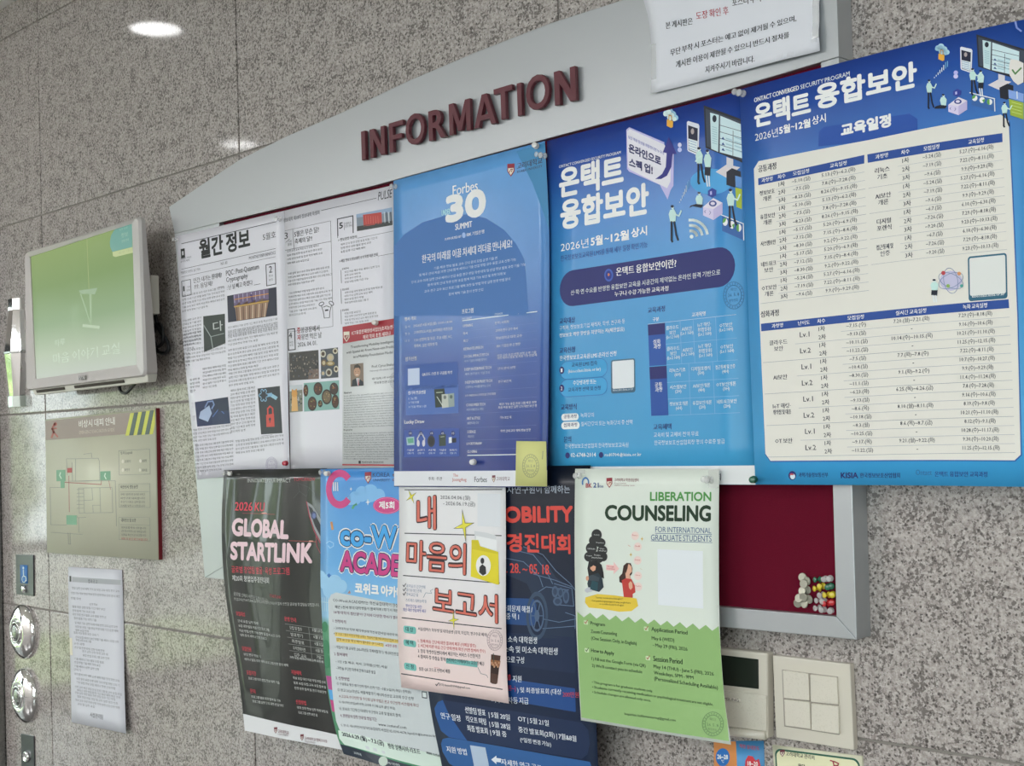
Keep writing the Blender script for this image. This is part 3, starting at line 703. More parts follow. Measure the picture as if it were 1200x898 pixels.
s.t('마음 이야기 교실', 225, 708, 505, 44, glow('c9dac2'), 0.006); s.t('하루', 230, 634, 275, 28, glow('c5d7be'))
bd = Sheet('badge', None, None, [[(92, 440.5, D_B+0.0015), (100, 439.6, D_B+0.0015)], [(92, 446, D_B+0.0015), (100, 445, D_B+0.0015)]], m=mat('a9a5a4', 0.3, name='badge_plate'))
bd.obj.parent = t; bd.obj.matrix_parent_inverse = Matrix.Translation(-Vector(t.location)); bd.o = (0, 0, 1); bd.line([(93.2, 445), (95, 441.3)], 0.7, '55565a'); bd.line([(95.2, 445), (96.4, 442), (97.4, 445), (98.8, 441.5)], 0.6, '55565a')
BLK = mat('1c1d20', 0.4, name='black_rubber')
c0 = [P(x, y, d) for x, y, d in ((172, 350, .05), (180, 362, .03), (186, 385, .02), (195, 398, .02), (198, 408, .02), (193, 414, .02), (184, 411, .02), (179, 395, .02), (184, 380, .02), (190, 384, .025), (191, 400, .025), (184, 406, .025), (178, 392, .03), (176, 372, .03))]
tube('cable', smooth_path(c0), 0.0045, BLK, t)
tube('cable', smooth_path([P(x, y, d) for x, y, d in ((140, 448, .05), (141, 458, .04), (147, 461, .04), (153, 456, .04), (158, 450, .045))]), 0.004, BLK, t)
a = P(182, 388, 0.0); box('cable_tie', a[0]-0.008, a[0]+0.016, -0.032, -0.010, a[2]-0.03, a[2]+0.0, BLK, t, bevel=0.004)
a = P(172.5, 338, 0.08); box('side_module', a[0]-0.05, a[0]-0.012, -0.062, -0.040, a[2]-0.06, a[2]+0.035, BEZ2, t, bevel=0.003)

# ------------------------------------------------------------------ evacuation plan
s = Sheet('evacuation_plan', 'pale cream evacuation plan panel with a brown heading and yellow stripes, under the wall screen', 'sign',
          [[(52.8, 491.8, .014), (181.5, 478.6, .014)], [(55.2, 648, .014), (184.8, 656.5, .014)]], m=mat('c2c3ae', 0.4, 0.3, name='acrylic'), thick=0.003)
a, b_ = s.rows[0], s.rows[1]
bm = slab_bm([a[0]+[0, .0031, 0], a[1]+[0, .0031, 0], b_[1]+[0, .0031, 0], b_[0]+[0, .0031, 0]], [(p[0], -0.0, p[2]) for p in (a[0], a[1], b_[1], b_[0])])
bm_obj('red_backing', bm, mat('6e1420', 0.3, name='red_acrylic'), s.obj)
s.c(0, 460, 0.2449); g = s.grid([(215, 130), (742, 75), (755, 803), (225, 768)])
s.part = 'heading_band'; s.ruv(*g(0.004, 0.012), *g(0.985, 0.157), '93857c'); 
for k in range(4):
    x = 602+k*38; dy = -6*k
    s.poly([(x+22, 100+dy*.9), (x+40, 98+dy*.9), (x+16 if k < 9 else 0, 206+dy*.35), (x-2, 208+dy*.35)], 'c3c64e', 2)
    s.poly([(x+40, 98+dy*.9), (x+60, 96+dy*.9), (x+38, 204+dy*.35), (x+16, 206+dy*.35)], '4c5c54', 2) if k < 3 else None
s.part = 'lettering'; s.t('비상시 대피 안내', 378, 170, 550, 36, 'e6e2da', 0.015, 2); s.t('EMERGENCY EVACUATION GUIDE', 380, 200, 548, 16, 'c0b4a8')
s.part = 'pictogram'; s.line([(262, 150), (250, 175), (258, 190), (248, 215)], 9, 'a35148', layer=3); s.line([(250, 175), (270, 172)], 7, 'a35148', layer=3); s.line([(258, 190), (276, 212)], 7, 'a35148', layer=3); s.ell(266, 152, 8, 9, 'a35148', layer=3)
s.part = 'floor_plan'; PL = '8f918a'
def pl(*p, c=PL, w=2.2): s.line(p, w, c, layer=1)
pl((362, 318), (470, 315), (476, 330), (478, 420), (362, 425), (362, 318)); pl((318, 318), (362, 318)); pl((318, 318), (322, 395)); pl((400, 296), (438, 290), (440, 312))
pl((345, 335), (347, 425), (370, 425)); pl((240, 455), (300, 455)); pl((240, 455), (243, 633), (318, 635)); pl((330, 425), (552, 423), (558, 640)); pl((376, 458), (536, 455), (540, 575), (380, 578), (376, 458))
pl((400, 458), (404, 577)); pl((440, 457), (444, 515), (404, 517)); pl((444, 540), (446, 576)); pl((478, 456), (482, 575)); pl((444, 540), (478, 540)); pl((244, 670), (395, 680)); pl((326, 672), (328, 725), (338, 727), (336, 672)); pl((368, 590), (372, 600), (412, 598)); pl((376, 600), (378, 670))
for k in range(6): pl((368, 465+k*18), (400, 464+k*18))
RED = 'a3635c'; pl((300, 430), (484, 441), c=RED, w=4); pl((330, 432), (332, 572), c=RED, w=3); pl((484, 441), (486, 420), c=RED, w=3); pl((330, 400), (330, 432), c=RED, w=3); pl((520, 420), (530, 465), c=RED, w=2)
s.rect(322, 362, 346, 384, 'a84a48')
GN = '6f9f80'
for q in ((270, 372, 314, 424), (480, 378, 530, 420), (318, 588, 368, 634), (290, 424, 310, 458)): s.rect(*q, GN, layer=2)
s.line([(290, 384), (286, 398), (294, 412)], 5, 'cfe0d0', layer=3); s.line([(505, 388), (501, 400), (508, 414)], 5, 'cfe0d0', layer=3)
s.part = 'legend_box'
for y0, y1 in ((276, 392), (436, 552), (594, 712)): s.frame(568, y0+3, 720, y1, 1.6, '8c8e84', layer=1)
s.part = 'lettering'; TX = '5f605a'
s.t('범 례 (Legend)', 578, 300, 634, 17, TX); s.t('소화기', 598, 338, 625, 14, TX); s.t('소화전', 680, 335, 702, 14, TX); s.t('비상구', 598, 378, 622, 14, TX); s.t('대피로', 680, 380, 705, 14, TX)
for q in ((588, 330), (672, 328), (588, 372), (670, 372)): s.ell(*q, 6, 9, 'd8d6c4', layer=1)
s.t('비상상시 행동요령', 578, 462, 660, 18, '4a4b48', 0.02); s.hl(574, 476, 714, 1.5, '8c8e84')
s.lines(578, 494, 694, 11, 18, ['화재가 발생하면 소리로 외치고', '비상구로 대피합니다', '승강기 이용은 금지합니다', '자세를 낮추고 이동합니다'], TX)
s.t('대피장소 및 요령', 580, 620, 650, 18, '4a4b48', 0.02); s.hl(576, 632, 716, 1.5, '8c8e84')
s.lines(582, 652, 700, 11, 17, ['대피로를 통해 이동합니다', '1층 중앙광장으로 대피합니다', '인원을 확인하고 보고합니다'], TX); s.t('대피 후 본인 확인 바랍니다', 582, 706, 706, 12, 'b0473f')

# ------------------------------------------------------------------ loose notice at the left
PAPER = mat('c9cbd3', 0.55, 0.3, name='white_paper')
s = Sheet('paper_notice', 'plain white typed notice taped to the stone below the evacuation plan', 'notice',
          [[(80, 664.4, .003), (143, 668, .003)], [(81.5, 755, .005), (145.3, 763, .004)], [(84, 846.5, .008), (147.4, 860, .018)]], m=PAPER, res=(6, 12), ripple=lambda u, v: 0.001*np.sin(7*v+3*u))
s.c(0, 640, 0.2874); s.part = 'grey_band'; s.rect(295, 126, 494, 160, '9fa2a8'); s.part = 'lettering'
s.t('열 차 공 고', 360, 152, 398, 17, '55575c', 0.02); TX = '6c6e75'
def nl(x, y, x1, h=10): s.t(filler((x1-x)/6.2), x, y, x1, h, TX)
for x, y, x1 in ((294, 176, 488), (290, 196, 490), (290, 218, 330), (365, 242, 398), (296, 252, 430), (296, 268, 386), (296, 283, 434), (302, 299, 394), (306, 318, 480), (308, 334, 482), (308, 348, 362), (302, 358, 402), (308, 376, 484), (310, 388, 372), (302, 402, 345), (304, 418, 426), (336, 434, 440), (338, 450, 446), (304, 464, 424), (304, 478, 410), (304, 494, 404), (302, 508, 330), (304, 526, 488), (312, 545, 488), (312, 560, 470), (306, 578, 496), (314, 592, 490), (306, 602, 470), (316, 618, 480), (308, 632, 488), (316, 648, 388)): nl(x, y, x1)
s.t('시설관리팀', 368, 698, 420, 20, '5a5c62', 0.02); s.part = 'tape'; s.rect(284, 375, 297, 446, 'd6d2c0', layer=3); s.rect(284, 122, 291, 146, '2f3036', layer=3)

# ------------------------------------------------------------------ notice on the header
s = Sheet('paper_notice', 'crumpled white printed notice taped on the silver header at upper right', 'notice',
          [[(753.6, -6, .043), (961, -70, .043)], [(761.5, 28, .044), (960.6, -8, .044)], [(763.6, 110, .046), (960, 59.5, .05)]], vs=[0, 0.28, 1], m=mat('cfd0d8', 0.5, 0.3, name='white_paper_cool'), res=(16, 10), ripple=lambda u, v: 0.0016*np.sin(9*u+2)*np.cos(5*v)+0.0012*np.sin(17*u*v+1), thick=0.0003)
s.c(740, 0, 0.225); K = '2a2b30'
s.t('본 게시판은', 180, 152, 320, 36, K, 0.02, 2); s.t('도장 확인 후', 338, 104, 508, 38, 'a12a3a', 0.01, 2); s.t('포스터 부착', 527, 38, 680, 38, K, 0.02, 2); s.t('가능합니다.', 700, -10, 850, 38, K, 0.02, 2)
s.t('무단 부착 시 포스터는 예고 없이 제거될 수 있으며,', 203, 296, 860, 38, K, 0.018, 2, y1=112); s.t('게시판 이용이 제한될 수 있으니 반드시 절차를', 232, 357, 822, 38, K, 0.018, 2, y1=196); s.t('지켜주시기 바랍니다.', 385, 384, 642, 38, K, 0.018, 2, y1=322)
s.part = 'tape'; TAPE = mat('e2e2de', 0.12, 0.6, alpha=0.35, name='clear_tape'); s.rect(84, 235, 130, 410, TAPE, layer=3); s.rect(950, -60, 1000, 190, TAPE, layer=3)
# ------------------------------------------------------------------ newspaper, first page
K = '2b2b33'; TX = '55565f'; DKP = '17181c'
NEWS = mat('d0cfd8', 0.42, 0.4, coat=0.25, name='newsprint', coat_rough=0.25)
s = Sheet('newspaper_page', 'newspaper front page with a big black heading and a red padlock picture', 'newspaper',
          [[(207, 277, .048), (239, 269.5, .046), (333, 247, .0450)], [(214, 391, .049), (245, 385, .046), (336, 368, .0450)], [(225, 505, .062), (253, 501.5, .047), (338.5, 490, .0450)], [(231, 562, .068), (258, 559.5, .0465), (340, 550, .0450)]],
          us=[0, .25, 1], vs=[0, .4, .8, 1], m=NEWS, res=(14, 18), ripple=lambda u, v: 0.0012*np.sin(11*u+4*v)*v)
s.c(200, 230, 0.1893); s.hl(66, 293, 655, 4, K)
s.t('월간 정보', 180, 392, 494, 122, DKP, 0.034, 3); s.t('5월호', 572, 275, 652, 42, K, 0.012, 2); s.rect(62, 328, 90, 380, DKP); s.rect(70, 342, 82, 364, 'b8b8c0', layer=2)
s.t('정보대학 학생회', 62, 397, 128, 13, TX); s.t('소식지 제작', 62, 414, 118, 13, TX)
s.hl(66, 452, 650, 2.5, K); s.t('MONTHLY INFORMATICS', 486, 394, 650, 20, TX, 0.01); s.t('NO. 83', 312, 428, 352, 18, TX, 0.01); s.t('정보대학 학생회, 월간 정보', 64, 486, 185, 18, TX); s.hl(66, 500, 650, 2, K)
s.frame(66, 526, 130, 612, 3.5, K); s.t('1', 78, 590, 88, 32, K); s.t('기사', 100, 572, 122, 15, TX); s.t('문화', 100, 592, 122, 15, TX)
s.t('인간: 내가는 뭔데예?', 142, 540, 318, 32, K, 0.012, 2); s.t('???: 응당제?', 148, 578, 262, 32, K, 0.012, 2); s.hl(290, 565, 330, 2.5, K)
s.t('PQC : Post-Quantum', 344, 500, 548, 38, K, 0.01, 2); s.t('Cryptography', 346, 542, 478, 38, K, 0.01, 2); s.t(': 난 널 빼고 죽겠다', 350, 582, 508, 32, K, 0.01, 2); s.hl(516, 549, 556, 3, K)
s.frame(588, 424, 654, 546, 5, K); s.t('2', 610, 476, 630, 42, K, 0.02, 2); s.t('정보', 608, 503, 634, 15, TX); s.t('과학', 608, 528, 634, 15, TX)
def block(x, y, x1, h, pitch, n, **k): s.lines(x, y, x1, h, pitch, n, '3e3f49', **k)
block(72, 626, 334, 13, 23.5, 5); block(75, 780, 190, 13, 22, 9); block(356, 822, 662, 14, 24, 3, last=1)
s.part = 'printed_picture'
s.poly([(350, 618), (655, 562), (660, 738), (356, 782)], '1c1d33')
s.poly([(388, 612), (606, 572), (608, 650), (394, 690)], '6a5a78', 2); s.poly([(394, 660), (608, 628), (606, 660), (398, 694)], '9c7a3c', 2); s.poly([(400, 690), (606, 655), (590, 745), (410, 772)], '8d6f5c', 3)
for k in range(10): s.line([(410+k*20, 690-k*3), (416+k*18.5, 768-k*2.6)], 5, 'c9b49a' if k % 2 else '5e4538', layer=4)
for k in range(8): s.line([(396+k*26, 614-k*4.4), (398+k*26, 660-k*4.4)], 4, 'a8a0c0', layer=4)
s.line([(398, 640), (606, 604)], 5, 'c98a3a', layer=5); s.line([(396, 684), (608, 648)], 6, 'c8a050', layer=5); s.line([(500, 612), (508, 650)], 14, '4c3a6a', layer=5)
s.poly([(202, 744), (336, 728), (340, 910), (208, 905+60)], '2b3330'); s.part = 'lettering'
s.t('다', 265, 842, 325, 62, 'aeb4b2', 0.01, 2); s.part = 'printed_picture'; s.line([(206, 800), (250, 870), (262, 940)], 5, '8d9694', layer=3); s.line([(250, 870), (330, 850)], 4, '8d9694', layer=3)
s.c(200, 390, 0.1893); s.part = 'lettering'
block(82, 18, 188, 13, 22, 4); block(100, 118, 340, 13, 23, 4); block(80, 140, 118, 13, 24, 5); block(200, 232, 342, 13, 23, 6); block(120, 300, 180, 13, 23, 4)
block(356, 12, 664, 14, 24, 4); block(356, 118, 668, 14, 24.5, 6); block(360, 262, 672, 14, 24.5, 4, last=.5); block(372, 368, 524, 15, 23, 12)
s.part = 'printed_picture'; s.poly([(150, 430), (355, 398), (370, 562), (165, 582)], '1d2c50'); s.poly([(262, 412), (355, 398), (362, 480), (270, 492)], '14203e', 2)
s.poly([(185, 490), (240, 450), (256, 500), (232, 552), (176, 530)], '9fb0cc', 3); s.line([(214, 462), (232, 428), (262, 424), (270, 446), (256, 470)], 8, '6f86b0', layer=3); s.line([(262, 520), (300, 470), (330, 500)], 6, '3e5c98', layer=2)
s.poly([(538, 346), (676, 330), (692, 622), (560, 630)], '2c2f36')
s.ell(577, 388, 16, 24, '2c2f36', layer=4)
for a in range(6): s.ell(577+20*math.cos(a*1.047), 388+30*math.sin(a*1.047), 9, 13, '7aa6c4', layer=3); s.ell(577+20*math.cos(a*1.047), 388+30*math.sin(a*1.047), 5, 8, '2c2f36', layer=4)
s.line([(598, 388), (622, 384)], 22, '7aa6c4', layer=3); s.line([(632, 392), (652, 404)], 22, '8fb6c8', layer=3)
s.poly([(592, 510), (640, 500), (644, 582), (594, 584)], 'c0463e', 3); s.line([(603, 510), (602, 470), (616, 456), (632, 468), (634, 506)], 9, 'c0463e', layer=3); s.ell(616, 536, 7, 10, '2c2f36', layer=4); s.line([(616, 540), (616, 556)], 5, '2c2f36', layer=4)
s.part = 'lettering'; s.hl(562, 640, 630, 2, TX); block(404, 680, 700, 14, 24, 4, last=.6); block(140, 610, 376, 13, 23, 4, last=.6); block(152, 706, 388, 13, 23, 8, last=.7)
s.part = 'ink_stamp'
def stamp(s, x, y, rx, ry, col, rot=0, date='26. 5. 8'):
    n = 28
    for r in (1.0, 0.74):
        s.line([(x+rx*r*math.cos(2*math.pi*k/n), y+ry*r*math.sin(2*math.pi*k/n)) for k in range(n)], rx*0.05, col, closed=True, layer=5)
    for k in range(22):
        a = 2*math.pi*k/22; s.line([(x+rx*.81*math.cos(a), y+ry*.81*math.sin(a)), (x+rx*.93*math.cos(a), y+ry*.93*math.sin(a))], rx*0.05, col, layer=5)
    l0 = s.layer; s.layer = 5; s.t('확인', x-rx*.3, y-ry*.32, x+rx*.3, ry*.22, col); s.t(date, x-rx*.55, y+ry*.12, x+rx*.55, ry*.24, col); s.t('총학생회', x-rx*.45, y+ry*.52, x+rx*.4, ry*.22, col); s.layer = l0
stamp(s, 626, 820, 34, 50, 'a39bb4')

# ------------------------------------------------------------------ newspaper, inner page
s = Sheet('newspaper_page', 'white newspaper inner page with photos of crowds and food bowls, right half of the spread', 'newspaper',
          [[(333.3, 247, .046), (462, 216.5, .046)], [(336.3, 368, .0455), (462.6, 350, .0455)], [(340.3, 550, .0455), (464, 548.5, .0455)]], vs=[0, .4, 1], m=NEWS, res=(6, 10), ripple=lambda u, v: 0.0012*np.sin(5*u+6*v))
s.c(320, 220, 0.1893); s.t('정보대학 제18대 정보대학 학생회', 66, 216, 288, 26, TX, 0.01, 2); s.hl(298, 140, 640, 3, K); s.t('PULSE', 650, 80, 735, 52, K, 0.0, 2, shear=.15)
s.frame(68, 268, 372, 860, 1.8, K); s.rect(62, 258, 80, 900, NEWS, layer=2) if False else None
s.t('3', 72, 320, 92, 40, K, 0.01, 2); s.line([(78, 340), (102, 318)], 2, K); s.t('기사', 92, 343, 116, 16, TX); s.t('문화', 92, 362, 116, 16, TX); s.hl(72, 388, 360, 2, K); s.line([(122, 262), (130, 378)], 2, K)
s.t('5월은 무슨 달?', 132, 308, 285, 36, K, 0.015, 2); s.t('축제의 달!!', 136, 350, 242, 32, K, 0.015, 2)
block(88, 402, 310, 13, 25, 4, ragged=.15); block(92, 542, 365, 13, 22.5, 4, ragged=.1); block(98, 662, 368, 13, 22.5, 5, ragged=.3); block(100, 775, 270, 13, 22, 2)
s.part = 'line_drawing'
for q in ((300, 720, 18, 12, -30), (362, 716, 18, 12, 40)): s.ell(q[0], q[1], q[2], q[3], K, rot=q[4]); s.ell(q[0], q[1], q[2]-4, q[3]-4, 'cbcad4', rot=q[4], layer=2)
s.line([(300, 732), (312, 770), (318, 808)], 4, K); s.line([(362, 730), (352, 768), (350, 805)], 4, K); s.line([(312, 740), (332, 732), (352, 740)], 4, K); s.line([(325, 760), (340, 758)], 9, K); s.line([(318, 808), (350, 805)], 3, K)
s.part = 'lettering'
s.frame(396, 192, 500, 292, 6, K); s.t('5', 410, 256, 434, 38, K, 0.03, 2); s.line([(440, 215), (442, 262)], 2, K); s.t('캠퍼스', 448, 232, 486, 16, TX, .01); s.t('문화 행사', 448, 250, 490, 16, TX, .01)
s.hl(405, 335, 745, 2, K); s.rect(402, 300, 525, 336, NEWS, layer=2); s.layer = 3; s.t('> 정보광장 지정석', 404, 336, 520, 20, K, .02); s.layer = 1
block(420, 360, 672, 14, 22.5, 3, ragged=.3); s.hl(412, 466, 748, 2, K); s.rect(410, 432, 652, 470, NEWS, layer=2); s.layer = 3; s.t('> 세일 정보의 정보대학 소식 학생 지원 안내', 412, 466, 648, 20, K, .02); s.layer = 1
for y in (512, 640, 768):
    s.line([(420, y-12), (424, y+78)], 2.5, K); s.t('문화행사' if y < 600 else '정보대회' if y < 700 else '정보행사', 428, y, 470, 14, K, .02); block(444, y+18, 690, 13, 21, 4, ragged=.6)
s.part = 'printed_picture'; s.poly([(516, 165), (738, 122), (740, 232), (520, 270)], '7c8794'); s.poly([(516, 165), (738, 122), (738, 150), (600, 176), (516, 186)], '8aa0bc', 2); s.poly([(558, 168), (672, 152), (676, 222), (562, 240)], 'b04440', 3)
for k in range(6): s.line([(575+k*15, 176), (578+k*15, 222)], 3, 'c4625c', layer=4)
for k in range(4): s.line([(690+k*13, 152), (694+k*13, 216)], 5, '3a3c46' if k % 2 else 'c0c6cc', layer=3)
s.poly([(520, 240), (740, 205), (740, 232), (521, 270)], '3c3f40', 3)
s.c(320, 370, 0.2116); s.part = 'lettering'
s.frame(80, 75, 126, 190, 5, K); s.t('4', 88, 126, 106, 32, K, .01, 2); s.t('사진', 92, 155, 112, 12, TX); s.t('소식', 92, 172, 112, 12, TX)
s.t('중앙광장에서', 134, 100, 258, 32, K, .02, 2); s.t('자몽면 먹은 날', 136, 138, 270, 32, K, .02, 2); s.t('2026. 04. 01.', 138, 174, 246, 24, K, .01, 2)
s.layer = 4; s.t('중', 134, 100, 154, 32, 'a83238', .02, 2); s.t('자', 136, 138, 156, 32, 'a83238', .02, 2); s.layer = 1
s.part = 'printed_picture'; rnd = random.Random(3)
s.poly([(88, 206), (252, 190), (255, 350), (92, 360)], '3a3736')
for k in range(90):
    x, y = rnd.uniform(96, 248), rnd.uniform(215, 340); s.ell(x, y, rnd.uniform(2, 5), rnd.uniform(3, 8), rnd.choice(('6d6258', '1c1c20', '8a8078', '4a4c55', '2a2a2c')), layer=2, n=7)
s.poly([(200, 300), (254, 295), (255, 350), (196, 352)], '6b5850', 1)
s.poly([(264, 188), (360, 176), (362, 342), (266, 350)], '42464e')
for q in ((278, 212, 16, 20, 'b9b5a8'), (318, 232, 20, 22, 'a8a090'), (345, 196, 14, 16, 'c2bba8'), (282, 262, 15, 20, '6a5440'), (318, 265, 24, 14, '8a7448'), (350, 296, 13, 18, 'c4bca8'), (310, 315, 18, 22, 'b0aca0'), (278, 320, 14, 18, '5a6472')): s.ell(*q[:4], q[4], layer=2, n=14); s.ell(q[0], q[1], q[2]*.6, q[3]*.6, '4a3a2c' if q[4][0] in 'bc' else 'b8a888', layer=3, n=10)
s.poly([(90, 388), (163, 381), (165, 530), (93, 537)], '747468'); s.poly([(92, 388), (163, 381), (163, 410), (92, 420)], 'b4bac0', 2)
for k in range(25): s.ell(rnd.uniform(98, 160), rnd.uniform(430, 500), 4, 6, rnd.choice(('2a2c34', 'a8a8ac', '5c6270')), layer=2, n=7)
s.ell(120, 432, 16, 20, 'c89048', layer=4); s.poly([(106, 445), (134, 443), (140, 528), (104, 530)], 'd0a468', 4); s.ell(109, 414, 5, 7, 'c89048', layer=4, n=8); s.ell(130, 412, 5, 7, 'c89048', layer=4, n=8)
s.poly([(170, 374), (366, 358), (368, 518), (172, 532)], '7ba49e')
for q in ((182, 415, 14, 34), (250, 405, 25, 36), (218, 488, 25, 40), (262, 488, 13, 20), (298, 450, 28, 42), (338, 405, 24, 34), (345, 475, 20, 38)):
    s.ell(*q, '2e2624', layer=2); s.ell(q[0], q[1], q[2]*.78, q[3]*.78, rnd.choice(('5e4836', '4a2e22', '6b5a44', '3a2c28')), layer=3)
    for k in range(6): s.ell(q[0]+rnd.uniform(-.5, .5)*q[2], q[1]+rnd.uniform(-.5, .5)*q[3], 3, 4, rnd.choice(('a08860', '8c4a2c', '7a7240')), layer=4, n=6)

# ------------------------------------------------------------------ seminar sheet
s = Sheet('seminar_flyer', 'white seminar flyer with a dark red heading and a small portrait photo', 'flyer',
          [[(401.5, 382.5, .050), (478, 370, .050)], [(401.2, 548.5, .050), (480.5, 549.5, .050)]], m=mat('d4d6d8', 0.4, 0.4, name='flyer_paper'))
s.c(320, 370, 0.2116); s.part = 'heading_band'; s.poly([(385, 62), (745, 4), (748, 92), (387, 155)], '9c2c38'); s.rect(384, 822, 750, 834, '9c2c38')
s.part = 'crest'
def crest(s, x, y, w, h, c1='8a2434', c2='d8d0c0'):
    s.poly([(x, y), (x+w, y-h*.04), (x+w, y+h*.55), (x+w*.5, y+h), (x, y+h*.58)], c1, 3); s.poly([(x+w*.12, y+h*.34), (x+w*.88, y+h*.31), (x+w*.86, y+h*.55), (x+w*.5, y+h*.88), (x+w*.14, y+h*.57)], c2, 4)
    s.line([(x+w*.3, y+h*.65), (x+w*.5, y+h*.42), (x+w*.72, y+h*.4), (x+w*.6, y+h*.62)], w*.1, c1, layer=5)
crest(s, 392, 90, 32, 56, 'd6cfc0', '8a2434')
s.part = 'lettering'; s.t('ICT융합전재양성사업단(초지능연구단)', 436, 112, 700, 26, 'e8d8d6', .015, 2); s.t('해외 학자 초청 세미나', 498, 132, 652, 24, 'e8d8d6', .015, 2)
s.t('Transforming Mobility Intelligence', 430, 186, 680, 18, K, .0, 2); s.t('with Spatial AI: From Next-visit Prediction', 406, 216, 700, 18, K, 0, 2); s.t('to a Mobility Foundation Model', 444, 240, 664, 18, K, 0, 2)
s.t('Prof. Cyrus Shahabi', 548, 294, 680, 18, K, 0, 2); s.t('University of Southern California', 536, 314, 690, 11, TX); s.t('4월 7일(화) 오전 10시 30분', 548, 358, 676, 14, K, .01); s.t('정보통신관 202호', 560, 380, 676, 14, K, .01)
s.t('Abstract', 392, 434, 436, 11, K, .02)
for i in range(14): s.t(efiller(52), 393, 452+i*13.2, 690, 10, '60626a')
s.t('Biography', 392, 640, 440, 11, K, .02)
for i in range(12): s.t(efiller(52), 392, 660+i*12.6, 690 if i < 11 else 640, 10, '60626a')
s.t('정보통신대학, 정보보호학과', 492, 818, 612, 12, K, .02); s.rect(474, 804, 486, 820, K)
s.part = 'portrait'; s.poly([(428, 270), (500, 262), (502, 388), (430, 394)], '7e6f62'); s.ell(466, 312, 18, 27, 'b08a72', layer=2); s.poly([(436, 392), (440, 358), (462, 346), (482, 352), (500, 366), (502, 388)], '2c3038', 3); s.poly([(450, 300), (452, 276), (470, 268), (486, 284), (484, 302), (478, 288), (456, 290)], '3a3430', 4)
s.poly([(462, 346), (480, 348), (476, 386), (470, 388)], 'ccd0d4', 4); s.line([(473, 352), (475, 384)], 5, 'a03a3c', layer=5); s.ell(459, 310, 2, 2, '3a3430', layer=5, n=8); s.ell(474, 309, 2, 2, '3a3430', layer=5, n=8); s.line([(461, 328), (473, 327)], 2.5, 'e6dcd4', layer=5)
s.part = 'ink_stamp'; stamp(s, 680, 360, 32, 46, '9c9ca6')

# ------------------------------------------------------------------ blue summit poster
FB = print_mat([(0, '5a94cc'), (0.35, '4c80bd'), (0.62, '31549a'), (1, '1c2a72')], 0.26, 0.16, noise=0.05, coat_rough=0.12)
s = Sheet('summit_poster', 'glossy blue poster with a large white number 30 and a white foot strip', 'poster',
          [[(461, 212, .054), (550, 188.5, .054), (638.5, 165.2, .0535)], [(461.5, 304, .054), (551, 288, .053), (643.3, 271, .053)], [(462, 451, .058), (551, 445, .061), (642.6, 438, .058)], [(462.5, 570.5, .066), (551, 571, .070), (640.5, 571.5, .066)]],
          vs=[0, .26, .67, 1], m=FB, res=(16, 22), ripple=lambda u, v: 0.0016*np.sin(10*u+1.5*v)*v+0.002*np.exp(-((u-.6-.08*v)/.05)**2)*np.clip(v-.45, 0, 1)*2)
s.part = 'printed_shape'; s.c(460, 160, 0.2339)
s.poly([(622, 75), (765, 30), (785, 470), (757, 384), (700, 230)], '3b7fae', 1)
s.poly([(5, 552), (60, 490), (150, 430), (260, 398), (380, 390), (470, 410), (560, 470), (620, 540), (662, 620), (680, 900), (5, 900)], '3d6caa', 1)
s.part = 'foot_strip'; s.c(460, 350, 0.2451); s.rect(8, 826, 745, 899, 'd3d4da', layer=1); s.part = 'printed_shape'
s.c(460, 160, 0.2339); s.part = 'title'; Wt = 'e9ecf4'
s.t('Forbes', 302, 298, 428, 50, Wt, .01, 3); s.t('30', 266, 438, 470, 138, Wt, .055, 4); s.t('UNDER', 246, 398, 290, 28, 'a6d6e6', .02, 2); s.t('SUMMIT', 315, 470, 400, 30, Wt, .02, 2)
s.part = 'lettering'; s.t('SUPPORTED BY', 263, 522, 346, 12, Wt, .01); s.ell(358, 495, 9, 14, '9ab6dc', layer=2); s.t('IBK 기업은행', 372, 502, 460, 19, Wt, .015, 2)
s.t('한국의 미래를 이끌 차세대 리더를 만나세요!', 148, 636, 600, 42, Wt, .012, 2)
for x, y, x1 in ((208, 668, 525), (134, 702, 620), (94, 738, 668), (176, 752, 568), (160, 784, 590), (282, 798, 455)): s.t(filler((x1-x)/10), x, y, x1, 14, 'c4d2ea')
s.part = 'crest'; crest(s, 576, 138, 36, 64); s.part = 'lettering'; s.t('고려대학교', 624, 166, 752, 32, '33262f', .015, 2); s.t('KOREA UNIVERSITY', 626, 184, 752, 12, '3c3440')
s.t('프로그램', 348, 890, 406, 24, Wt, .015, 2)
s.c(460, 350, 0.2451); LB = 'c8d4ee'
s.t('행사 개요', 58, 108, 114, 18, Wt, .015, 2); s.t('일 시', 60, 142, 84, 13, LB); s.t('2026년 4월 8일(월) 13:00-18:00', 100, 140, 286, 17, Wt, .0); s.t('장 소', 60, 176, 84, 13, LB); s.t('고려대학교(서울) SK미래관 최종현홀', 102, 172, 288, 17, Wt); s.t('대 상', 60, 210, 84, 13, LB); s.t('U30 선정자 및 동문, 주요 내빈, VC,', 104, 208, 286, 17, Wt); s.t('투자사, 일반 대학생 등', 104, 236, 216, 17, Wt)
s.hl(334, 104, 692, 4, 'd8e0f0'); s.t('PROGRAM', 334, 102, 378, 9, LB); s.t('SPEAKER', 488, 80, 528, 9, LB)
PR = [(336, 138, 'OPENING', 384, '진행 / 사회자', 490, 558), (338, 174, '축사', 360, '고려대 연구 교수 축사', 492, 600), (340, 210, '특강', 362, '정보대학교 대학 교수', 494, 620), (341, 248, 'KEYNOTE SPEECH', 434, 'IBK 기업은행 은행장', 498, 612)]
for x, y, a, x1, b_, x2, x3 in PR: s.t(a, x, y, x1, 13, Wt, .01); s.t(b_, x2, y-13, x3, 14, Wt)
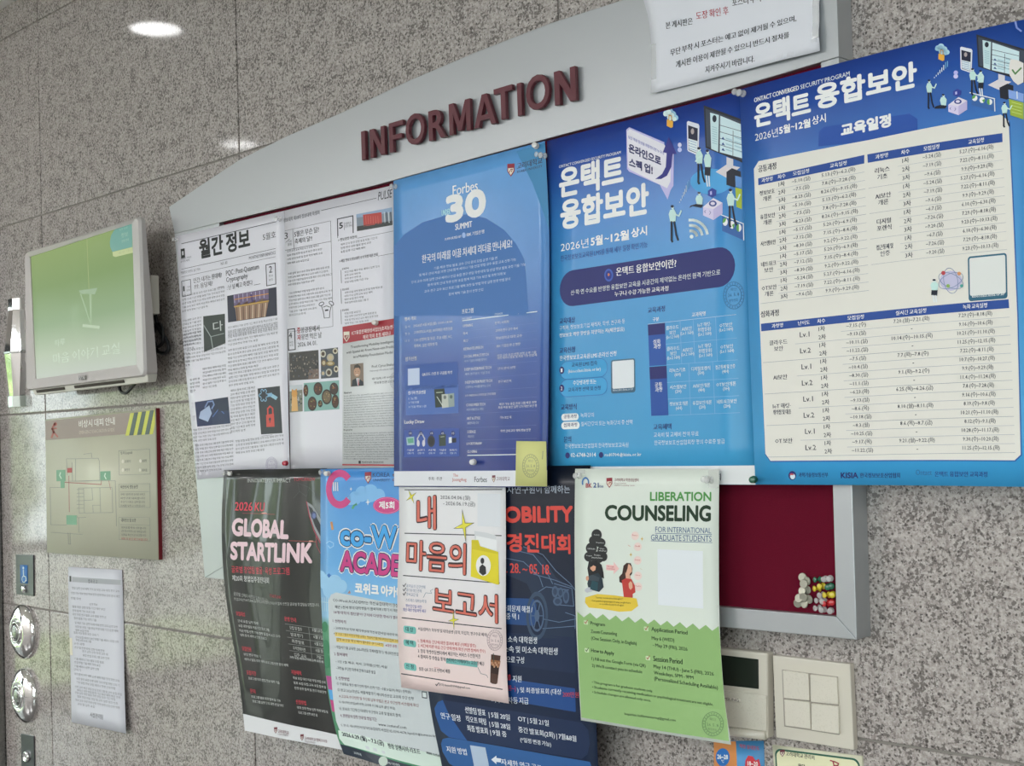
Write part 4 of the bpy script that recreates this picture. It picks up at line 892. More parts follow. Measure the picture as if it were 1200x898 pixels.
for y, a, x1, sub, x3 in ((284, 'SOCIAL IMPACT PITCH', 460, '사회 기업의 미래를 말하다', 688), (346, 'DEEP ENTERPRISE TECH', 472, '세미 연구원의 기업 강의', 588), (408, 'DEEP ENTERPRISE TECH', 476, '인공지능 시대를 말하는 강의', 568), (508+8, 'CONSUMER TECH', 444, '사회의 미래를 만나는 대학원', 688), (580, 'ART & STYLE', 420, 'AI를 만나다는 강의', 568), (644, 'SCIENCE', 398, '미래 대학원의 만나다 강의', 660)):
    dx = (y-280)*.045; s.t(a, 342+dx, y, x1, 13, Wt, .01); s.t(sub, 344+dx, y+22, x1-8, 12, LB); s.t(filler((x3-500)/9), 500+dx, y-4, x3, 13, Wt)
s.t(filler(22), 502, 292, 690, 13, Wt); s.t(filler(22), 506, 528, 690, 13, Wt)
s.t('SOUNDEGG 스타트업 강의 대상', 348, 470, 494, 12, Wt, .01); s.t('LUCKY DRAW', 355, 700, 428, 12, Wt, .01); s.t('CLOSING', 358, 738, 404, 12, Wt, .01)
s.hl(358, 748, 594, 4, 'd8e0f0')
for y in (150, 186, 222, 260, 322, 380, 440, 484, 545, 612, 672, 716): s.hl(338+(y-100)*.03, y+6, 690, .9, '5a78b8')
s.part = 'printed_panel'; s.rect(62, 320, 312, 425, '31549a', layer=2); s.rect(64, 426, 316, 548, '4867aa', layer=2); s.rect(56, 628, 320, 755, '344f9a', layer=2)
s.part = 'code_panel'; s.rect(74, 336, 130, 412, 'b8c4dc', layer=3)
s.part = 'lettering'; s.layer = 3; s.t('QR코드 스캔 후 구글폼 작성', 142, 372, 286, 17, Wt, .01); s.t('참가신청', 62, 300, 116, 20, Wt, .015, 2); s.t('참가자 전원선물', 76, 460, 160, 17, Wt, .015); s.t('1 노트', 78, 484, 120, 11, LB); s.t('2 기념 선물', 78, 503, 128, 11, LB); s.t('3 기업 정보 1권', 78, 524, 162, 11, LB); s.t('Lucky Draw', 58, 604, 154, 22, Wt, .02, 2)
for i, x in enumerate((80, 130, 182, 234, 284)): s.part = 'printed_shape'; s.ell(x+6, 645, 10, 13, '1e2f6c', layer=3); s.part = 'lettering'; s.t('%d등' % (i+1), x, 650, x+13, 10, Wt); s.t(('기념상', '음향기', '시계', '기념상', '전자기')[i], x-10, 730, x+24, 10, Wt, .01); s.t('선물 1개', x-8, 744, x+22, 9, LB)
s.layer = 1; s.part = 'printed_picture'
s.poly([(66, 664), (104, 660), (106, 700), (70, 702)], '9ab8c0', 3); s.poly([(72, 670), (100, 667), (102, 690), (76, 692)], '5a9a80', 4)
s.line([(122, 700), (120, 670), (130, 650), (144, 650), (154, 670), (152, 700)], 6, 'b8b8c4', layer=3); s.ell(124, 692, 7, 16, 'c8c8d0', layer=4); s.ell(150, 692, 7, 16, 'c8c8d0', layer=4)
s.ell(186, 682, 18, 28, '2a2c34', layer=3); s.ell(186, 682, 12, 19, '181a20', layer=4); s.poly([(222, 652), (256, 648), (256, 704), (224, 706)], '2e3c34', 3); s.line([(232, 662), (248, 660)], 3, 'a8b0a0', layer=4); s.poly([(270, 664), (284, 662), (284, 690), (270, 692)], 'd8dce0', 3); s.poly([(284, 668), (306, 666), (306, 688), (286, 690)], '1c2030', 3)
s.poly([(200, 434), (248, 430), (262, 516), (206, 522)], '26332c', 3); s.line([(212, 450), (240, 448)], 4, 'a8b4a0', layer=4); s.line([(214, 470), (240, 512)], 3, 'c8d0c8', layer=4); s.poly([(236, 458), (268, 456), (270, 520), (238, 524)], 'b4b8b0', 4); s.poly([(266, 456), (296, 452), (298, 516), (270, 520)], '8e9c9a', 5); s.ell(252, 472, 7, 9, '6a706c', layer=5); s.ell(282, 470, 7, 9, '50605c', layer=6)
s.part = 'foot_logo'; s.t('주최 · 주관', 172, 870, 238, 17, '3c3c46', .015, 2); s.t('The', 290, 852, 314, 14, 'a84038', .01, 2); s.t('JoongAng', 286, 878, 354, 20, 'a84038', .01, 2); s.t('Forbes', 392, 878, 452, 26, '2c3038', .01, 3); s.t('고려대학교', 496, 872, 562, 20, '6a4048', .01, 2); crest(s, 476, 846, 16, 34, '6a3040')

# yellow stamped note
s = Sheet('sticky_note', 'small yellow paper note with an oval ink stamp at the foot of the blue poster', 'note',
          [[(605, 517, .0700), (640, 517.5, .0670)], [(604, 569.6, .0725), (641, 570.5, .0700)]], m=mat('cfcf8c', 0.6, 0.2, name='yellow_paper'))
s.c(560, 500, 0.10025); s.part = 'ink_stamp'; stamp(s, 620, 460, 95, 135, '8f9078'); s.line([(762, 290), (756, 380)], 8, '8f9078')

# ------------------------------------------------------------------ blue programme poster (middle)
def inks(s): return s
OM = print_mat([(0, '1b3484'), (0.10, '204b9c'), (0.24, '3276bc'), (0.42, '398bc4'), (1, '3a94c4')], 0.33, 0.3, noise=0.02, coat_rough=0.2)
s = Sheet('programme_poster', 'blue training poster with a speech bubble and a two-line white Korean title', 'poster',
          [[(641, 165.5, .0475), (874, 105, .0475)], [(639.7, 567, .048), (887, 568.3, .048)]], m=OM, res=(6, 10), ripple=lambda u, v: 0.0008*np.sin(7*u+3*v))
NAVY = '1c2264'; PALE = 'cfd8ea'
s.part = 'title'; s.c(640, 110, 0.2449); s.t('ONTACT CONVERGED SECURITY PROGRAM', 62, 356, 358, 13, 'e0e6f4', .012, 2)
s.t('온택트', 62, 503, 372, 146, Wt, .036, 4); s.t('융합보안', 68, 655, 494, 146, Wt, .038, 4); s.t('2026년', 70, 757, 204, 44, Wt, .0, 3); s.t('5월', 214, 731, 272, 48, Wt, .03, 3); s.t('~', 280, 700, 302, 10, Wt, .0, 2); s.t('12월', 310, 713, 398, 48, Wt, .03, 3); s.t('상시', 408, 690, 484, 46, Wt, .03, 3)
s.part = 'lettering'; s.t('한국정보보호교육원 LMS를 통해 세부 일정 확인 가능', 70, 803, 486, 28, '1f3c84', .008, 2)
s.c(640, 300, 0.2895); s.part = 'printed_panel'
s.rect(55, 66, 767, 118, '1f2768', r=.5)
s.part = 'printed_shape'; s.ell(254, 78, 18, 26, '3a5ab0', layer=2); s.ell(254, 78, 12, 18, '26307e', layer=3); s.ell(254, 76, 4, 6, 'c07850', layer=4)
s.layer = 2; s.part = 'lettering'; s.t('온택트 융합보안이란?', 284, 82, 528, 34, Wt, .022, 3); s.t('산·학·연 수요를 반영한 융합보안 교육을 시공간의 제약없는 온라인 원격 기반으로', 100, 160, 706, 21, 'dbe2f2', .0, 2); s.t('누구나 수강 가능한 교육과정', 278, 165, 496, 20, Wt, .018, 2, y1=141); s.layer = 1
def hd(t_, x, y, x1): s.t(t_, x, y, x1, 24, NAVY, .025, 2)
hd('교육대상', 54, 277, 118); s.t('구직자, 정보보호기업 재직자, 학생, 연구자 등', 54, 304, 320, 20, PALE, 0); s.t('정보보호 역량 향상을 희망하는 자(제한없음)', 54, 334, 318, 20, Wt, .015)
hd('교육신청', 54, 396, 118); s.t('한국정보보호교육원 LMS 온라인 신청', 55, 425, 285, 20, Wt, .006, 1)
s.part = 'printed_panel'
for y, n_, a, b_, c1, c2 in ((425, '1', '교육원 LMS 접속', '(kisecclass.kisia.or.kr)', NAVY, 'dbe2f2'), (498, '2', '수강생과정 또는', '교육과정 선택 및 신청', 'dbe2f2', NAVY)):
    s.rect(56, y+4, 250, y+64, '2f6cae', r=.5, layer=1); s.rect(58.5, y+6, 248, y+61.5, '3f98cc', r=.5, layer=2); s.ell(64, y+38, 10, 15, NAVY, layer=3)
    s.layer = 3; s.t(n_, 60, y+46, 67, 15, Wt, .02); s.t(a, 104 if n_ == '1' else 110, y+26, 208 if n_ == '1' else 204, 19, c1, .012); s.t(b_, 90, y+53, 222, 17, c2, .01); s.layer = 1
s.part = 'code_panel'; s.rect(262, 422, 362, 552, '3a5f78', r=.08, layer=1); s.rect(268, 427, 357, 533, 'd5d9de', r=.06, layer=2); s.layer = 3; s.t('kisecclass.kisia.or.kr', 272, 548, 354, 9, PALE); s.layer = 1
s.part = 'lettering'; hd('교육방식', 60, 625, 124)
s.part = 'printed_panel'; s.rect(62, 640, 132, 665, 'dfe4ee', r=.5); s.rect(62, 673, 136, 700, 'dfe4ee', r=.5); s.layer = 2; s.t('공통과정', 72, 659, 124, 16, NAVY, .02); s.t('심화과정', 72, 693, 126, 16, NAVY, .02); s.layer = 1
s.part = 'lettering'; s.t('녹화강의', 140, 655, 194, 19, PALE); s.t('실시간강의 또는 녹화강의 중 선택', 142, 690, 350, 19, PALE)
hd('문의', 72, 755, 102); s.t('한국정보보호산업협회 한국정보보호교육원', 76, 780, 334, 19, PALE); s.ell(87, 808, 9, 12, NAVY, layer=1); s.ell(223, 806, 9, 12, NAVY, layer=1)
s.t('02-6748-2014', 100, 815, 202, 17, Wt, .01); s.t('rsd0704@kisia.or.kr', 238, 816, 386, 18, Wt, .01)
hd('교육과정', 412, 233, 482); s.t('구분', 432, 266, 458, 16, Wt, .02); s.t('교과목명', 590, 248, 646, 18, Wt, .02); s.hl(412, 276, 770, 1.5, 'b8cce6')
g = s.grid([(412, 278), (768, 242), (785, 634), (426, 648)])
s.part = 'printed_panel'; s.gpoly(g, 0, 0, .205, .455, '1f4f9e'); s.gpoly(g, 0, .465, .205, 1, '1c4a98'); s.gpoly(g, 0, 0, .205, .12, NAVY, 2); s.gpoly(g, 0, .465, .205, .6, NAVY, 2)
s.part = 'table_rule'
for t_ in (.23, .455, .645, .825, 1.0): s.gpoly(g, .205, t_, 1, t_+.003, '8fb8de')
for a, t0, t1 in ((.38, 0, .455), (.53, 0, .455), (.78, 0, .455), (.46, .455, 1), (.73, .455, 1)): s.gpoly(g, a, t0, a+.003, t1, '8fb8de')
s.part = 'lettering'; H1 = .0115
def cell(a, b_, txt, H=.011, col='dbe4f4', bold=.008, mw=.06):
    ls = txt.split('/')
    for i, q in enumerate(ls): s.tuv(q, a, b_+(i-(len(ls)-1)/2)*.052+.018, H, col=col, bold=bold, g=g, mw=mw)
cell(.1, .23, '심화/과정', .013, Wt, .02); cell(.1, .70, '공통/과정', .013, Wt, .02)
for r_, q in enumerate((('클라우드/보안/(Lv.1,2 16H)', 'AI보안/(Lv.1 16H)', 'IoT 해킹·/취약점 및 대응/(Lv.2 16H)', 'OT보안/(Lv.2 16H)'), ('클라우드/보안/(Lv.2 16H)', 'AI보안/(Lv.2 16H)', 'IoT 해킹·/취약점 및 대응/(Lv.1 16H)', 'OT보안/(Lv.1 16H)'))):
    for x, tt in zip((.29, .455, .655, .89), q): cell(x, .115+.225*r_, tt)
for r_, q in enumerate((('리눅스기초/(6H)', '디지털포렌식/(5H)', '접근통제 및 인증/(4H)'), ('시스템보안/(2H)', 'AI보안개론/(4H)', 'OT보안개론/(3H)'), ('정보보호개론/(6H)', '융합보안개론/(2H)', '네트워크보안/(2H)'))):
    for x, tt in zip((.33, .595, .865), q): cell(x, .55+.18*r_, tt, mw=.085)
hd('교육혜택', 434, 705, 508); s.t('교육비 및 교재비 전액 무료', 436, 735, 618, 20, PALE, .004); s.t('한국정보보호산업협회장 명의 수료증 발급', 438, 767, 724, 20, PALE, .004)
s.part = 'foot_strip'; s.c(0, 0, 1); s.rect(639, 547.5, 890, 569.5, 'd4d6d8', layer=1)
s.part = 'lettering'; s.t('정보보호산업협회', 800, 563, 845, 8, K, .02)
s.part = 'ink_stamp'; s.c(640, 300, 0.2895); stamp(s, 760, 160, 42, 55, '2c6a9c')
# printed drawings used on both training posters, each shape placed with (x, y, scale x, scale y)
def A_(o, pts): x, y, a, b_, sk = o; return [(x+p[0]*a, y+p[1]*b_+p[0]*a*sk) for p in pts]
def cloud(s, o, c1='cfe2ee', c2='8fb8d4'):
    for dx, dy, r in ((0, 0, 22), (26, -14, 26), (52, 4, 24), (74, 26, 20), (40, 16, 26)): 
        q = A_(o, [(dx+5, dy-5)])[0]; s.ell(q[0], q[1], r*o[2], r*o[3], c2, layer=2)
    for dx, dy, r in ((0, 0, 18), (24, -10, 22), (48, 8, 20), (68, 30, 16), (36, 18, 24)):
        q = A_(o, [(dx, dy)])[0]; s.ell(q[0], q[1], r*o[2], r*o[3], c1, layer=3)
    s.poly(A_(o, [(12, 38), (60, 46), (58, 88), (44, 96), (10, 84)]), 'd8a03c', 5); s.line(A_(o, [(26, 40), (28, 8), (46, 10), (48, 44)]), 6*o[2], 'c08a34', layer=4)
def phone(s, o):
    s.poly(A_(o, [(0, 8), (10, 0), (92, 18), (100, 30), (94, 206), (86, 212), (10, 186), (4, 176)]), 'd4d6e4', 2); s.poly(A_(o, [(10, 26), (88, 46), (84, 200), (14, 178)]), '1c2038', 3); s.poly(A_(o, [(14, 108), (86, 124), (82, 196), (16, 174)]), 'd2dcea', 4)
    q = A_(o, [(46, 64)])[0]; s.ell(q[0], q[1], 13*o[2], 18*o[3], 'a89c9c', layer=4)
    for k in range(4): s.line(A_(o, [(28, 122+k*16), (76, 134+k*16)]), 4*o[2], '6a86b4', layer=5); q = A_(o, [(21, 120+k*16)])[0]; s.ell(q[0], q[1], 3*o[2], 3*o[3], NAVY, layer=5, n=8)
def monitor(s, o):
    s.poly(A_(o, [(175, 320), (227, 335), (227, 392), (175, 382)]), 'c9c6cc', 2); s.poly(A_(o, [(92, 410), (177, 365), (280, 385), (180, 450)]), 'cfc8cc', 2)
    s.poly(A_(o, [(0, 0), (400, 124), (400, 400), (270, 346), (14, 262)]), '20242e', 3); s.poly(A_(o, [(14, 20), (395, 138), (395, 386), (270, 330), (24, 252)]), '39414f', 4)
    s.poly(A_(o, [(50, 46), (118, 62), (112, 288), (58, 268)]), 'bcd3d8', 5); s.poly(A_(o, [(128, 66), (345, 140), (340, 340), (124, 290)]), 'c3d8de', 5)
    q = A_(o, [(84, 84)])[0]; s.ell(q[0], q[1], 16*o[2], 22*o[3], '1c2634', layer=6)
    for k in range(8): s.line(A_(o, [(68, 132+k*14), (102, 142+k*14)]), 5*o[2], '8fb0bc', layer=6)
    for k in range(4): s.line(A_(o, [(124, 124+k*40), (340, 176+k*42)]), 4*o[2], '2c3c4c', layer=6)
    s.line(A_(o, [(228, 160), (226, 312)]), 4*o[2], '2c3c4c', layer=6)
    for k in range(3): s.poly(A_(o, [(138, 210+k*34), (150, 196+k*34), (166, 216+k*34)]), '2c4a80', 7); s.line(A_(o, [(175, 206+k*34), (218, 218+k*34)]), 9*o[2], '9cbcc8', layer=6)
    for k in range(4): s.line(A_(o, [(240, 200+k*26), (330, 226+k*26)]), 8*o[2], '9cbcc8', layer=6)
def person(s, o, skirt=False, sit=False, arm=0):
    q = A_(o, [(0, 0)])[0]; s.ell(q[0], q[1], 8*o[2], 11*o[3], 'c8dcd8', layer=6); q = A_(o, [(-2, -6)])[0]; s.ell(q[0], q[1], 9*o[2], 8*o[3], '18203a', layer=7)
    s.poly(A_(o, [(-14, 14), (8, 10), (20, 34), (16, 84), (-14, 84), (-22, 40)]), 'b9d6d2', 6)
    if arm: s.line(A_(o, [(14, 40), (14+22*arm, 50), (14+34*arm, 20 if arm > 0 else 70)]), 8*o[2], 'c2dcd8', layer=7)
    if sit: s.poly(A_(o, [(-14, 78), (22, 88), (10, 110), (-40, 96), (-58, 112), (-50, 92)]), '161c2c', 6)
    elif skirt: s.poly(A_(o, [(-16, 82), (16, 82), (14, 132), (-18, 126)]), '161c2c', 6); s.line(A_(o, [(-8, 130), (-2, 186)]), 7*o[2], 'd8dce4', layer=6); s.line(A_(o, [(6, 130), (10, 186)]), 7*o[2], 'd8dce4', layer=6)
    else: s.line(A_(o, [(-6, 84), (-6, 190), (-2, 200)]), 11*o[2], '161c2c', layer=6); s.line(A_(o, [(8, 84), (20, 160), (30, 190)]), 10*o[2], '161c2c', layer=6)
def cube(s, o):
    s.poly(A_(o, [(0, 30), (80, -30), (150, 0), (150, 72), (80, 116), (0, 86)]), 'cdc4e0', 4); s.poly(A_(o, [(80, 42), (150, 0), (150, 72), (80, 116)]), 'b8aed4', 5); s.poly(A_(o, [(0, 30), (80, -30), (150, 0), (80, 44)]), 'd8d2ea', 5)
    q = A_(o, [(76, 6)])[0]; s.ell(q[0], q[1], 30*o[2], 20*o[3], '2a3a84', layer=6); s.ell(q[0], q[1], 17*o[2], 11*o[3], 'd8d2ea', layer=7); s.line(A_(o, [(20, 70), (12, 60), (22, 52)]), 4*o[2], '5c5c98', layer=6); s.line(A_(o, [(50, 80), (60, 66), (52, 56)]), 4*o[2], '5c5c98', layer=6)
    s.poly(A_(o, [(38, -78), (70, -98), (104, -82), (100, -48), (70, -34), (38, -46)]), '2c3c90', 5); s.poly(A_(o, [(54, -72), (68, -78), (70, -54), (56, -50)]), 'b8b8e0', 6)
def bars(s, o):
    for k, h in enumerate((6, 10, 16, 24, 30, 38, 48, 44)): s.line(A_(o, [(k*15, -k*13), (k*15, -k*13-h)]), 6*o[2], 'd8e4f2' if k < 6 else '6fa6cc', layer=4)
def chart(s, o):
    s.poly(A_(o, [(8, 6), (190, 54), (196, 150), (10, 100)]), '2f5c9c', 4); s.line(A_(o, [(-4, 0), (196, 50)]), 8*o[2], 'd8dcee', layer=5); s.line(A_(o, [(194, 52), (198, 150)]), 8*o[2], 'd8dcee', layer=5)
    for k in range(3): q = A_(o, [(36+k*60, 44+k*16)])[0]; s.ell(q[0], q[1], 22*o[2], 24*o[3], 'e2e6ea', layer=5); s.ell(q[0], q[1], 22*o[2], 24*o[3], '5c9a4c', (-200, -20, 90)[k], (-60, 60, 268)[k], layer=6)
def wifi(s, x, y, k):
    for r in (28, 54, 80): s.line([(x+r*k*math.cos(math.radians(a)), y+r*k*math.sin(math.radians(a))) for a in range(-95, 0, 12)], 13*k, 'd4e4f2', layer=4)
    s.ell(x+3*k, y, 9*k, 9*k, 'd4e4f2', layer=4)
s.part = 'printed_drawing'; s.c(640, 110, 0.2449)
s.ell(790, 420, 100, 62, '4a9ad2', layer=1)
cloud(s, (572, 96, .62, .68, .1)); s.ell(640, 245, 9, 11, 'c6c8e8', layer=3); s.ell(640, 268, 10, 11, 'b0b8e4', layer=3)
phone(s, (674, 130, .6, .78, .0)); monitor(s, (755, 55, .62, .78, -.02))
person(s, (735, 266, .85, .82, 0), arm=-1); person(s, (775, 278, .85, .88, 0), skirt=True); person(s, (735, 478, .85, .62, 0), sit=True); person(s, (607, 544, .85, .82, 0), arm=1); person(s, (885, 466, .9, .85, 0), arm=1)
cube(s, (752, 520, .62, .72, .02)); bars(s, (640, 522, .42, .8, 0)); wifi(s, 694, 684, 1.0); chart(s, (838, 578, .55, .78, .05))
s.poly([(864, 374), (890, 356), (932, 372), (936, 425), (902, 448), (864, 436)], '1c2230', 5); s.poly([(906, 392), (938, 400), (938, 452), (908, 444)], '5c8cc8', 6); s.poly([(906, 448), (938, 456), (938, 552), (912, 542)], '9cae34', 5)
# the speech bubble
s.part = 'speech_bubble'; s.layer = 4
s.poly([(384, 172), (398, 160), (566, 232), (566, 260), (612, 262), (610, 440), (596, 462), (582, 506), (545, 436), (398, 372), (388, 360)], 'b8b2dc', 2); s.poly([(388, 180), (400, 168), (566, 242), (598, 300), (596, 420), (580, 452), (402, 364), (392, 350)], 'd9d6ec', 3)
s.poly([(560, 280), (588, 206), (626, 288), (606, 288), (600, 350), (580, 392), (552, 408), (524, 408), (556, 384), (574, 350), (578, 284)], '2e2f7c', 5)
s.t('보안 역량 향상을 희망한다면 누구나', 394, 214, 566, 16, '6a6ab0', .01, 2, y1=294); s.t('온라인으로', 396, 280, 552, 44, '20245c', .035, 3, y1=346); s.t('스펙 업!', 398, 348, 512, 44, '20245c', .035, 3, y1=388); s.layer = 1

# ------------------------------------------------------------------ blue programme poster (right)
OR = print_mat([(0, '1b3686'), (0.10, '204896'), (0.22, '2b64ae'), (0.36, '3384c4'), (0.8, '3a94cc'), (1, '3c9ad2')], 0.36, 0.25, vertical=-0.06, noise=0.02, coat_rough=0.25)
s = Sheet('schedule_poster', 'large blue training poster with a cream schedule table, rightmost on the board', 'poster',
          [[(866.5, 105, .0545), (1071, 51.5, .054), (1207, 21.5, .054)], [(885.5, 568, .055), (1085, 569.2, .0545), (1216, 571, .054)]],
          us=[0, .6, 1], m=OR, res=(8, 10), ripple=lambda u, v: 0.0008*np.sin(8*u+2*v))
s.part = 'title'; s.c(860, 30, 0.2833); s.t('ONTACT CONVERGED', 84, 319, 270, 19, Wt, .02, 2, y1=266); s.t('SECURITY PROGRAM', 276, 264, 480, 18, 'dce4f2', 0, 2, y1=207)
s.t('온택트', 86, 426, 320, 100, Wt, .036, 4); s.t('융합보안', 338, 352, 760, 106, Wt, .038, 4); s.t('2026년', 88, 480, 184, 36, Wt, 0, 2); s.t('5월', 188, 452, 234, 36, Wt, .03, 3); s.t('~', 236, 424, 252, 8, Wt, 0, 2); s.t('12월', 256, 434, 318, 36, Wt, .03, 3); s.t('상시', 324, 412, 382, 36, Wt, .02, 3)
s.part = 'table_tab'; s.poly([(352, 438), (372, 420), (728, 364), (760, 386), (762, 460), (350, 500)], '1f4b9c', 1); s.layer = 2; s.t('교육일정', 444, 462, 652, 54, Wt, .05, 4); s.layer = 1
NMW = .056; CR = 'd6d3cc'; s.part = 'table_panel'; s.c(0, 0, 1)
s.poly([(883.5, 199), (889, 190), (1019, 165), (1174, 135.8), (1183.5, 143.5), (1188.5, 250), (1193.5, 370), (1197.5, 534), (1190, 541), (903, 541.8), (896.5, 533), (890, 370)], '2458a0', 1)
s.poly([(883.5, 198), (889, 189), (1019, 164), (1173, 134.4), (1182, 142), (1187, 250), (1192, 370), (1196, 533), (1189, 539.6), (903, 540.3), (897, 532), (890, 370)], CR, 2)
s.layer = 3; HB = '21468f'; s.part = 'lettering'; TK = '30343f'
s.c(870, 170, .2228); s.t('공통과정', 84, 146, 180, 36, '22253a', .025, 2)
g = s.grid([(83, 212), (643, 97), (667, 765), (95, 835)]); gh = s.grid([(83, 176), (643, 52), (643, 97), (84, 212)])
def table(g, gh, nrow, cols, head, data, groups, nm, hh, Hh, subs=()):
    s.part = 'table_heading'; s.gpoly(gh, 0, 0, 1, 1, HB, 3)
    for x, tt in zip(cols, head): s.tuv(tt, x, .74, Hh, col=Wt, bold=.02, g=gh)
    s.part = 'table_rule'
    for r_ in range(1, nrow+1):
        t_ = r_/nrow; full = r_ in groups; lv = r_ in subs
        s.gpoly(g, 0 if full else (cols[1]-.04 if lv else cols[-3]-.06), t_-.0012, 1, t_+.0012, '7f8698' if full else '969cab', 3)
    s.part = 'lettering'
    for r_, row in enumerate(data):
        for x, tt in zip(cols[-len(row):], row):
            if tt: s.tuv(tt, x, (r_+.76)/nrow, hh, col=TK, bold=.012, g=g) if tt != '-' else s.tuv(tt, x, (r_+.5)/nrow, hh*.12, col=TK, bold=.012, g=g)
    lo = 0
    for q, n_ in zip(groups, nm):
        ls = n_.split('/')
        for i, l in enumerate(ls): s.tuv(l, cols[0], ((lo+q)/2+(i-(len(ls)-1)/2)*.78+.3)/nrow, hh*.98, col='22253a', bold=.02, g=g, mw=NMW)
        lo = q
E1 = ['5.13.(수)~6.2.(화)', '7.8.(수)~7.28.(화)', '8.26.(수)~9.15.(화)']; E2 = ['5.20.(수)~6.9.(화)', '7.15.(수)~8.4.(화)', '9.2.(수)~9.22.(화)']; E3 = ['5.27.(수)~6.16.(화)', '7.22.(수)~8.11.(화)', '9.9.(수)~9.29.(화)']; E4 = ['6.10.(수)~6.30.(화)', '7.29.(수)~8.18.(화)', '9.23.(수)~10.13.(화)']
R1 = ['~5.10.(일)', '~7.5.(일)', '~8.23.(일)']; R2 = ['~5.17.(일)', '~7.12.(일)', '~8.30.(일)']; R3 = ['~5.24.(일)', '~7.19.(일)', '~9.6.(일)']; R4 = ['~6.7.(일)', '~7.26.(일)', '~9.20.(일)']
rows = [('%d차' % (i % 3+1), R[i % 3], E[i % 3]) for k, (R, E) in enumerate(((R1, E1), (R1, E1), (R2, E2), (R2, E2), (R3, E3))) for i in range(3)]
table(g, gh, 15, (.09, .235, .42, .765), ('과정명', '차수', '모집일정', '교육일정'), rows, (3, 6, 9, 12, 15), ('정보보호/개론', '융합보안/개론', '시스템보안', '네트워크/보안', 'OT보안/개론'), .0125, .0105)
s.c(1020, 130, .2671)
g = s.grid([(-10, 228), (580, 137), (600, 608), (5, 675)]); gh = s.grid([(-12, 191), (579, 98), (580, 137), (-10, 228)])
rows = [('%d차' % (i % 3+1), R[i % 3], E[i % 3]) for k, (R, E) in enumerate(((R3, E3), (R3, E3), (R4, E4), (R4, E4))) for i in range(3)]
table(g, gh, 12, (.10, .27, .46, .80), ('과정명', '차수', '모집일정', '교육일정'), rows, (3, 6, 9, 12), ('리눅스/기초', 'AI보안/개론', '디지털/포렌식', '접근통제 및/인증'), .0125, .0105)
s.c(880, 350, .2667); s.t('심화과정', 44, 84, 124, 28, '22253a', .025, 2)
g = s.grid([(46, 144), (1135, 42), (1162, 677), (76, 697)]); gh = s.grid([(44, 111), (1132, 3), (1135, 42), (46, 144)])
rec = ['~7.15.(수)', '~9.13.(일)', '~10.11.(일)', '~11.22.(일)', '~7.5.(일)', '~10.4.(일)', '~8.30.(일)', '~11.1.(일)', '~6.23.(화)', '~9.13.(일)', '~8.6.(목)', '~10.18.(일)', '~8.3.(월)', '~10.25.(일)', '~9.17.(목)', '~11.22.(일)']
liv = ['7.20.(월)~7.21.(화)', '10.14.(수)~10.15.(목)', '7.7.(화)~7.8.(수)', '9.1.(화)~9.2.(수)', '6.25.(목)~6.26.(금)', '8.10.(월)~8.11.(화)', '8.6.(목)~8.7.(금)', '9.21.(월)~9.22.(화)']
vid = ['7.29.(수)~8.18.(화)', '9.16.(수)~10.6.(화)', '10.21.(수)~11.10.(화)', '11.25.(수)~12.15.(화)', '7.22.(수)~8.11.(화)', '10.7.(수)~10.27.(화)', '9.9.(수)~9.29.(화)', '11.4.(수)~11.24.(화)', '7.8.(수)~7.28.(화)', '9.16.(수)~10.6.(화)', '8.19.(수)~9.8.(화)', '10.21.(수)~11.10.(화)', '8.12.(수)~9.1.(화)', '10.28.(수)~11.17.(화)', '9.30.(수)~10.20.(화)', '11.25.(수)~12.15.(화)']
NMW = .066; rows = [('', '%d차' % (i % 2+1), rec[i], liv[i//2] if i % 2 == 0 else '-', vid[i]) for i in range(16)]
table(g, gh, 16, (.07, .18, .25, .385, .6, .86), ('과정명', '난이도', '차수', '모집일정', '실시간 교육일정', '녹화 교육일정'), rows, (4, 8, 12, 16), ('클라우드/보안', 'AI보안', 'IoT 해킹·/취약점 및 대응', 'OT 보안'), .0125, .0105, subs=(2, 6, 10, 14))
for i in range(8): s.tuv('Lv.%d' % (i % 2+1), .18, (2*i+1.25)/16, .0125, col=TK, bold=.012, g=g)
s.layer = 1; s.t('과학기술정보통신부', 210, 785, 340, 20, NAVY, .015, 2); s.t('KISIA', 396, 790, 472, 26, NAVY, .03, 3); s.t('한국정보보호산업협회', 480, 788, 656, 22, NAVY, .02, 2); s.t('Ontact', 726, 776, 796, 24, '2c6aa0', .01, 2); s.t('온택트 융합보안 교육과정', 808, 783, 1040, 24, '20307a', .02, 2)
s.part = 'round_logo'; s.ell(182, 778, 17, 20, NAVY, layer=1); s.ell(184, 782, 11, 12, 'c8d8e8', layer=2); s.ell(180, 776, 9, 8, 'b0404a', 180, 360, layer=3)
s.part = 'code_panel'; s.c(1020, 130, .2671); s.rect(428, 640, 602, 823, '2d5f78', r=.07, layer=3); s.rect(435, 647, 595, 800, 'd2d4d2', r=.05, layer=4); s.layer = 5; s.t('kisecclass.kisia.or.kr', 448, 820, 590, 13, 'dce6ec', .01); s.layer = 1
s.part = 'printed_drawing'; s.ell(355, 745, 48, 44, 'b9b6d0', layer=4)
for r_ in (-25, 25, 80): s.line([(355+56*math.cos(a/6)*math.cos(math.radians(r_))-30*math.sin(a/6)*math.sin(math.radians(r_)), 745+56*math.cos(a/6)*math.sin(math.radians(r_))+30*math.sin(a/6)*math.cos(math.radians(r_))) for a in range(38)], 2.5, '7484a8', layer=5)
s.ell(323, 711, 9, 9, 'b03c44', layer=6); s.ell(391, 714, 8, 8, 'c88a5c', layer=6); s.ell(344, 768, 8, 8, '84a858', layer=6); s.ell(402, 768, 7, 7, '4c9a90', layer=6); s.layer = 1
person(s, (284, 745, .85, .5, 0), skirt=True)
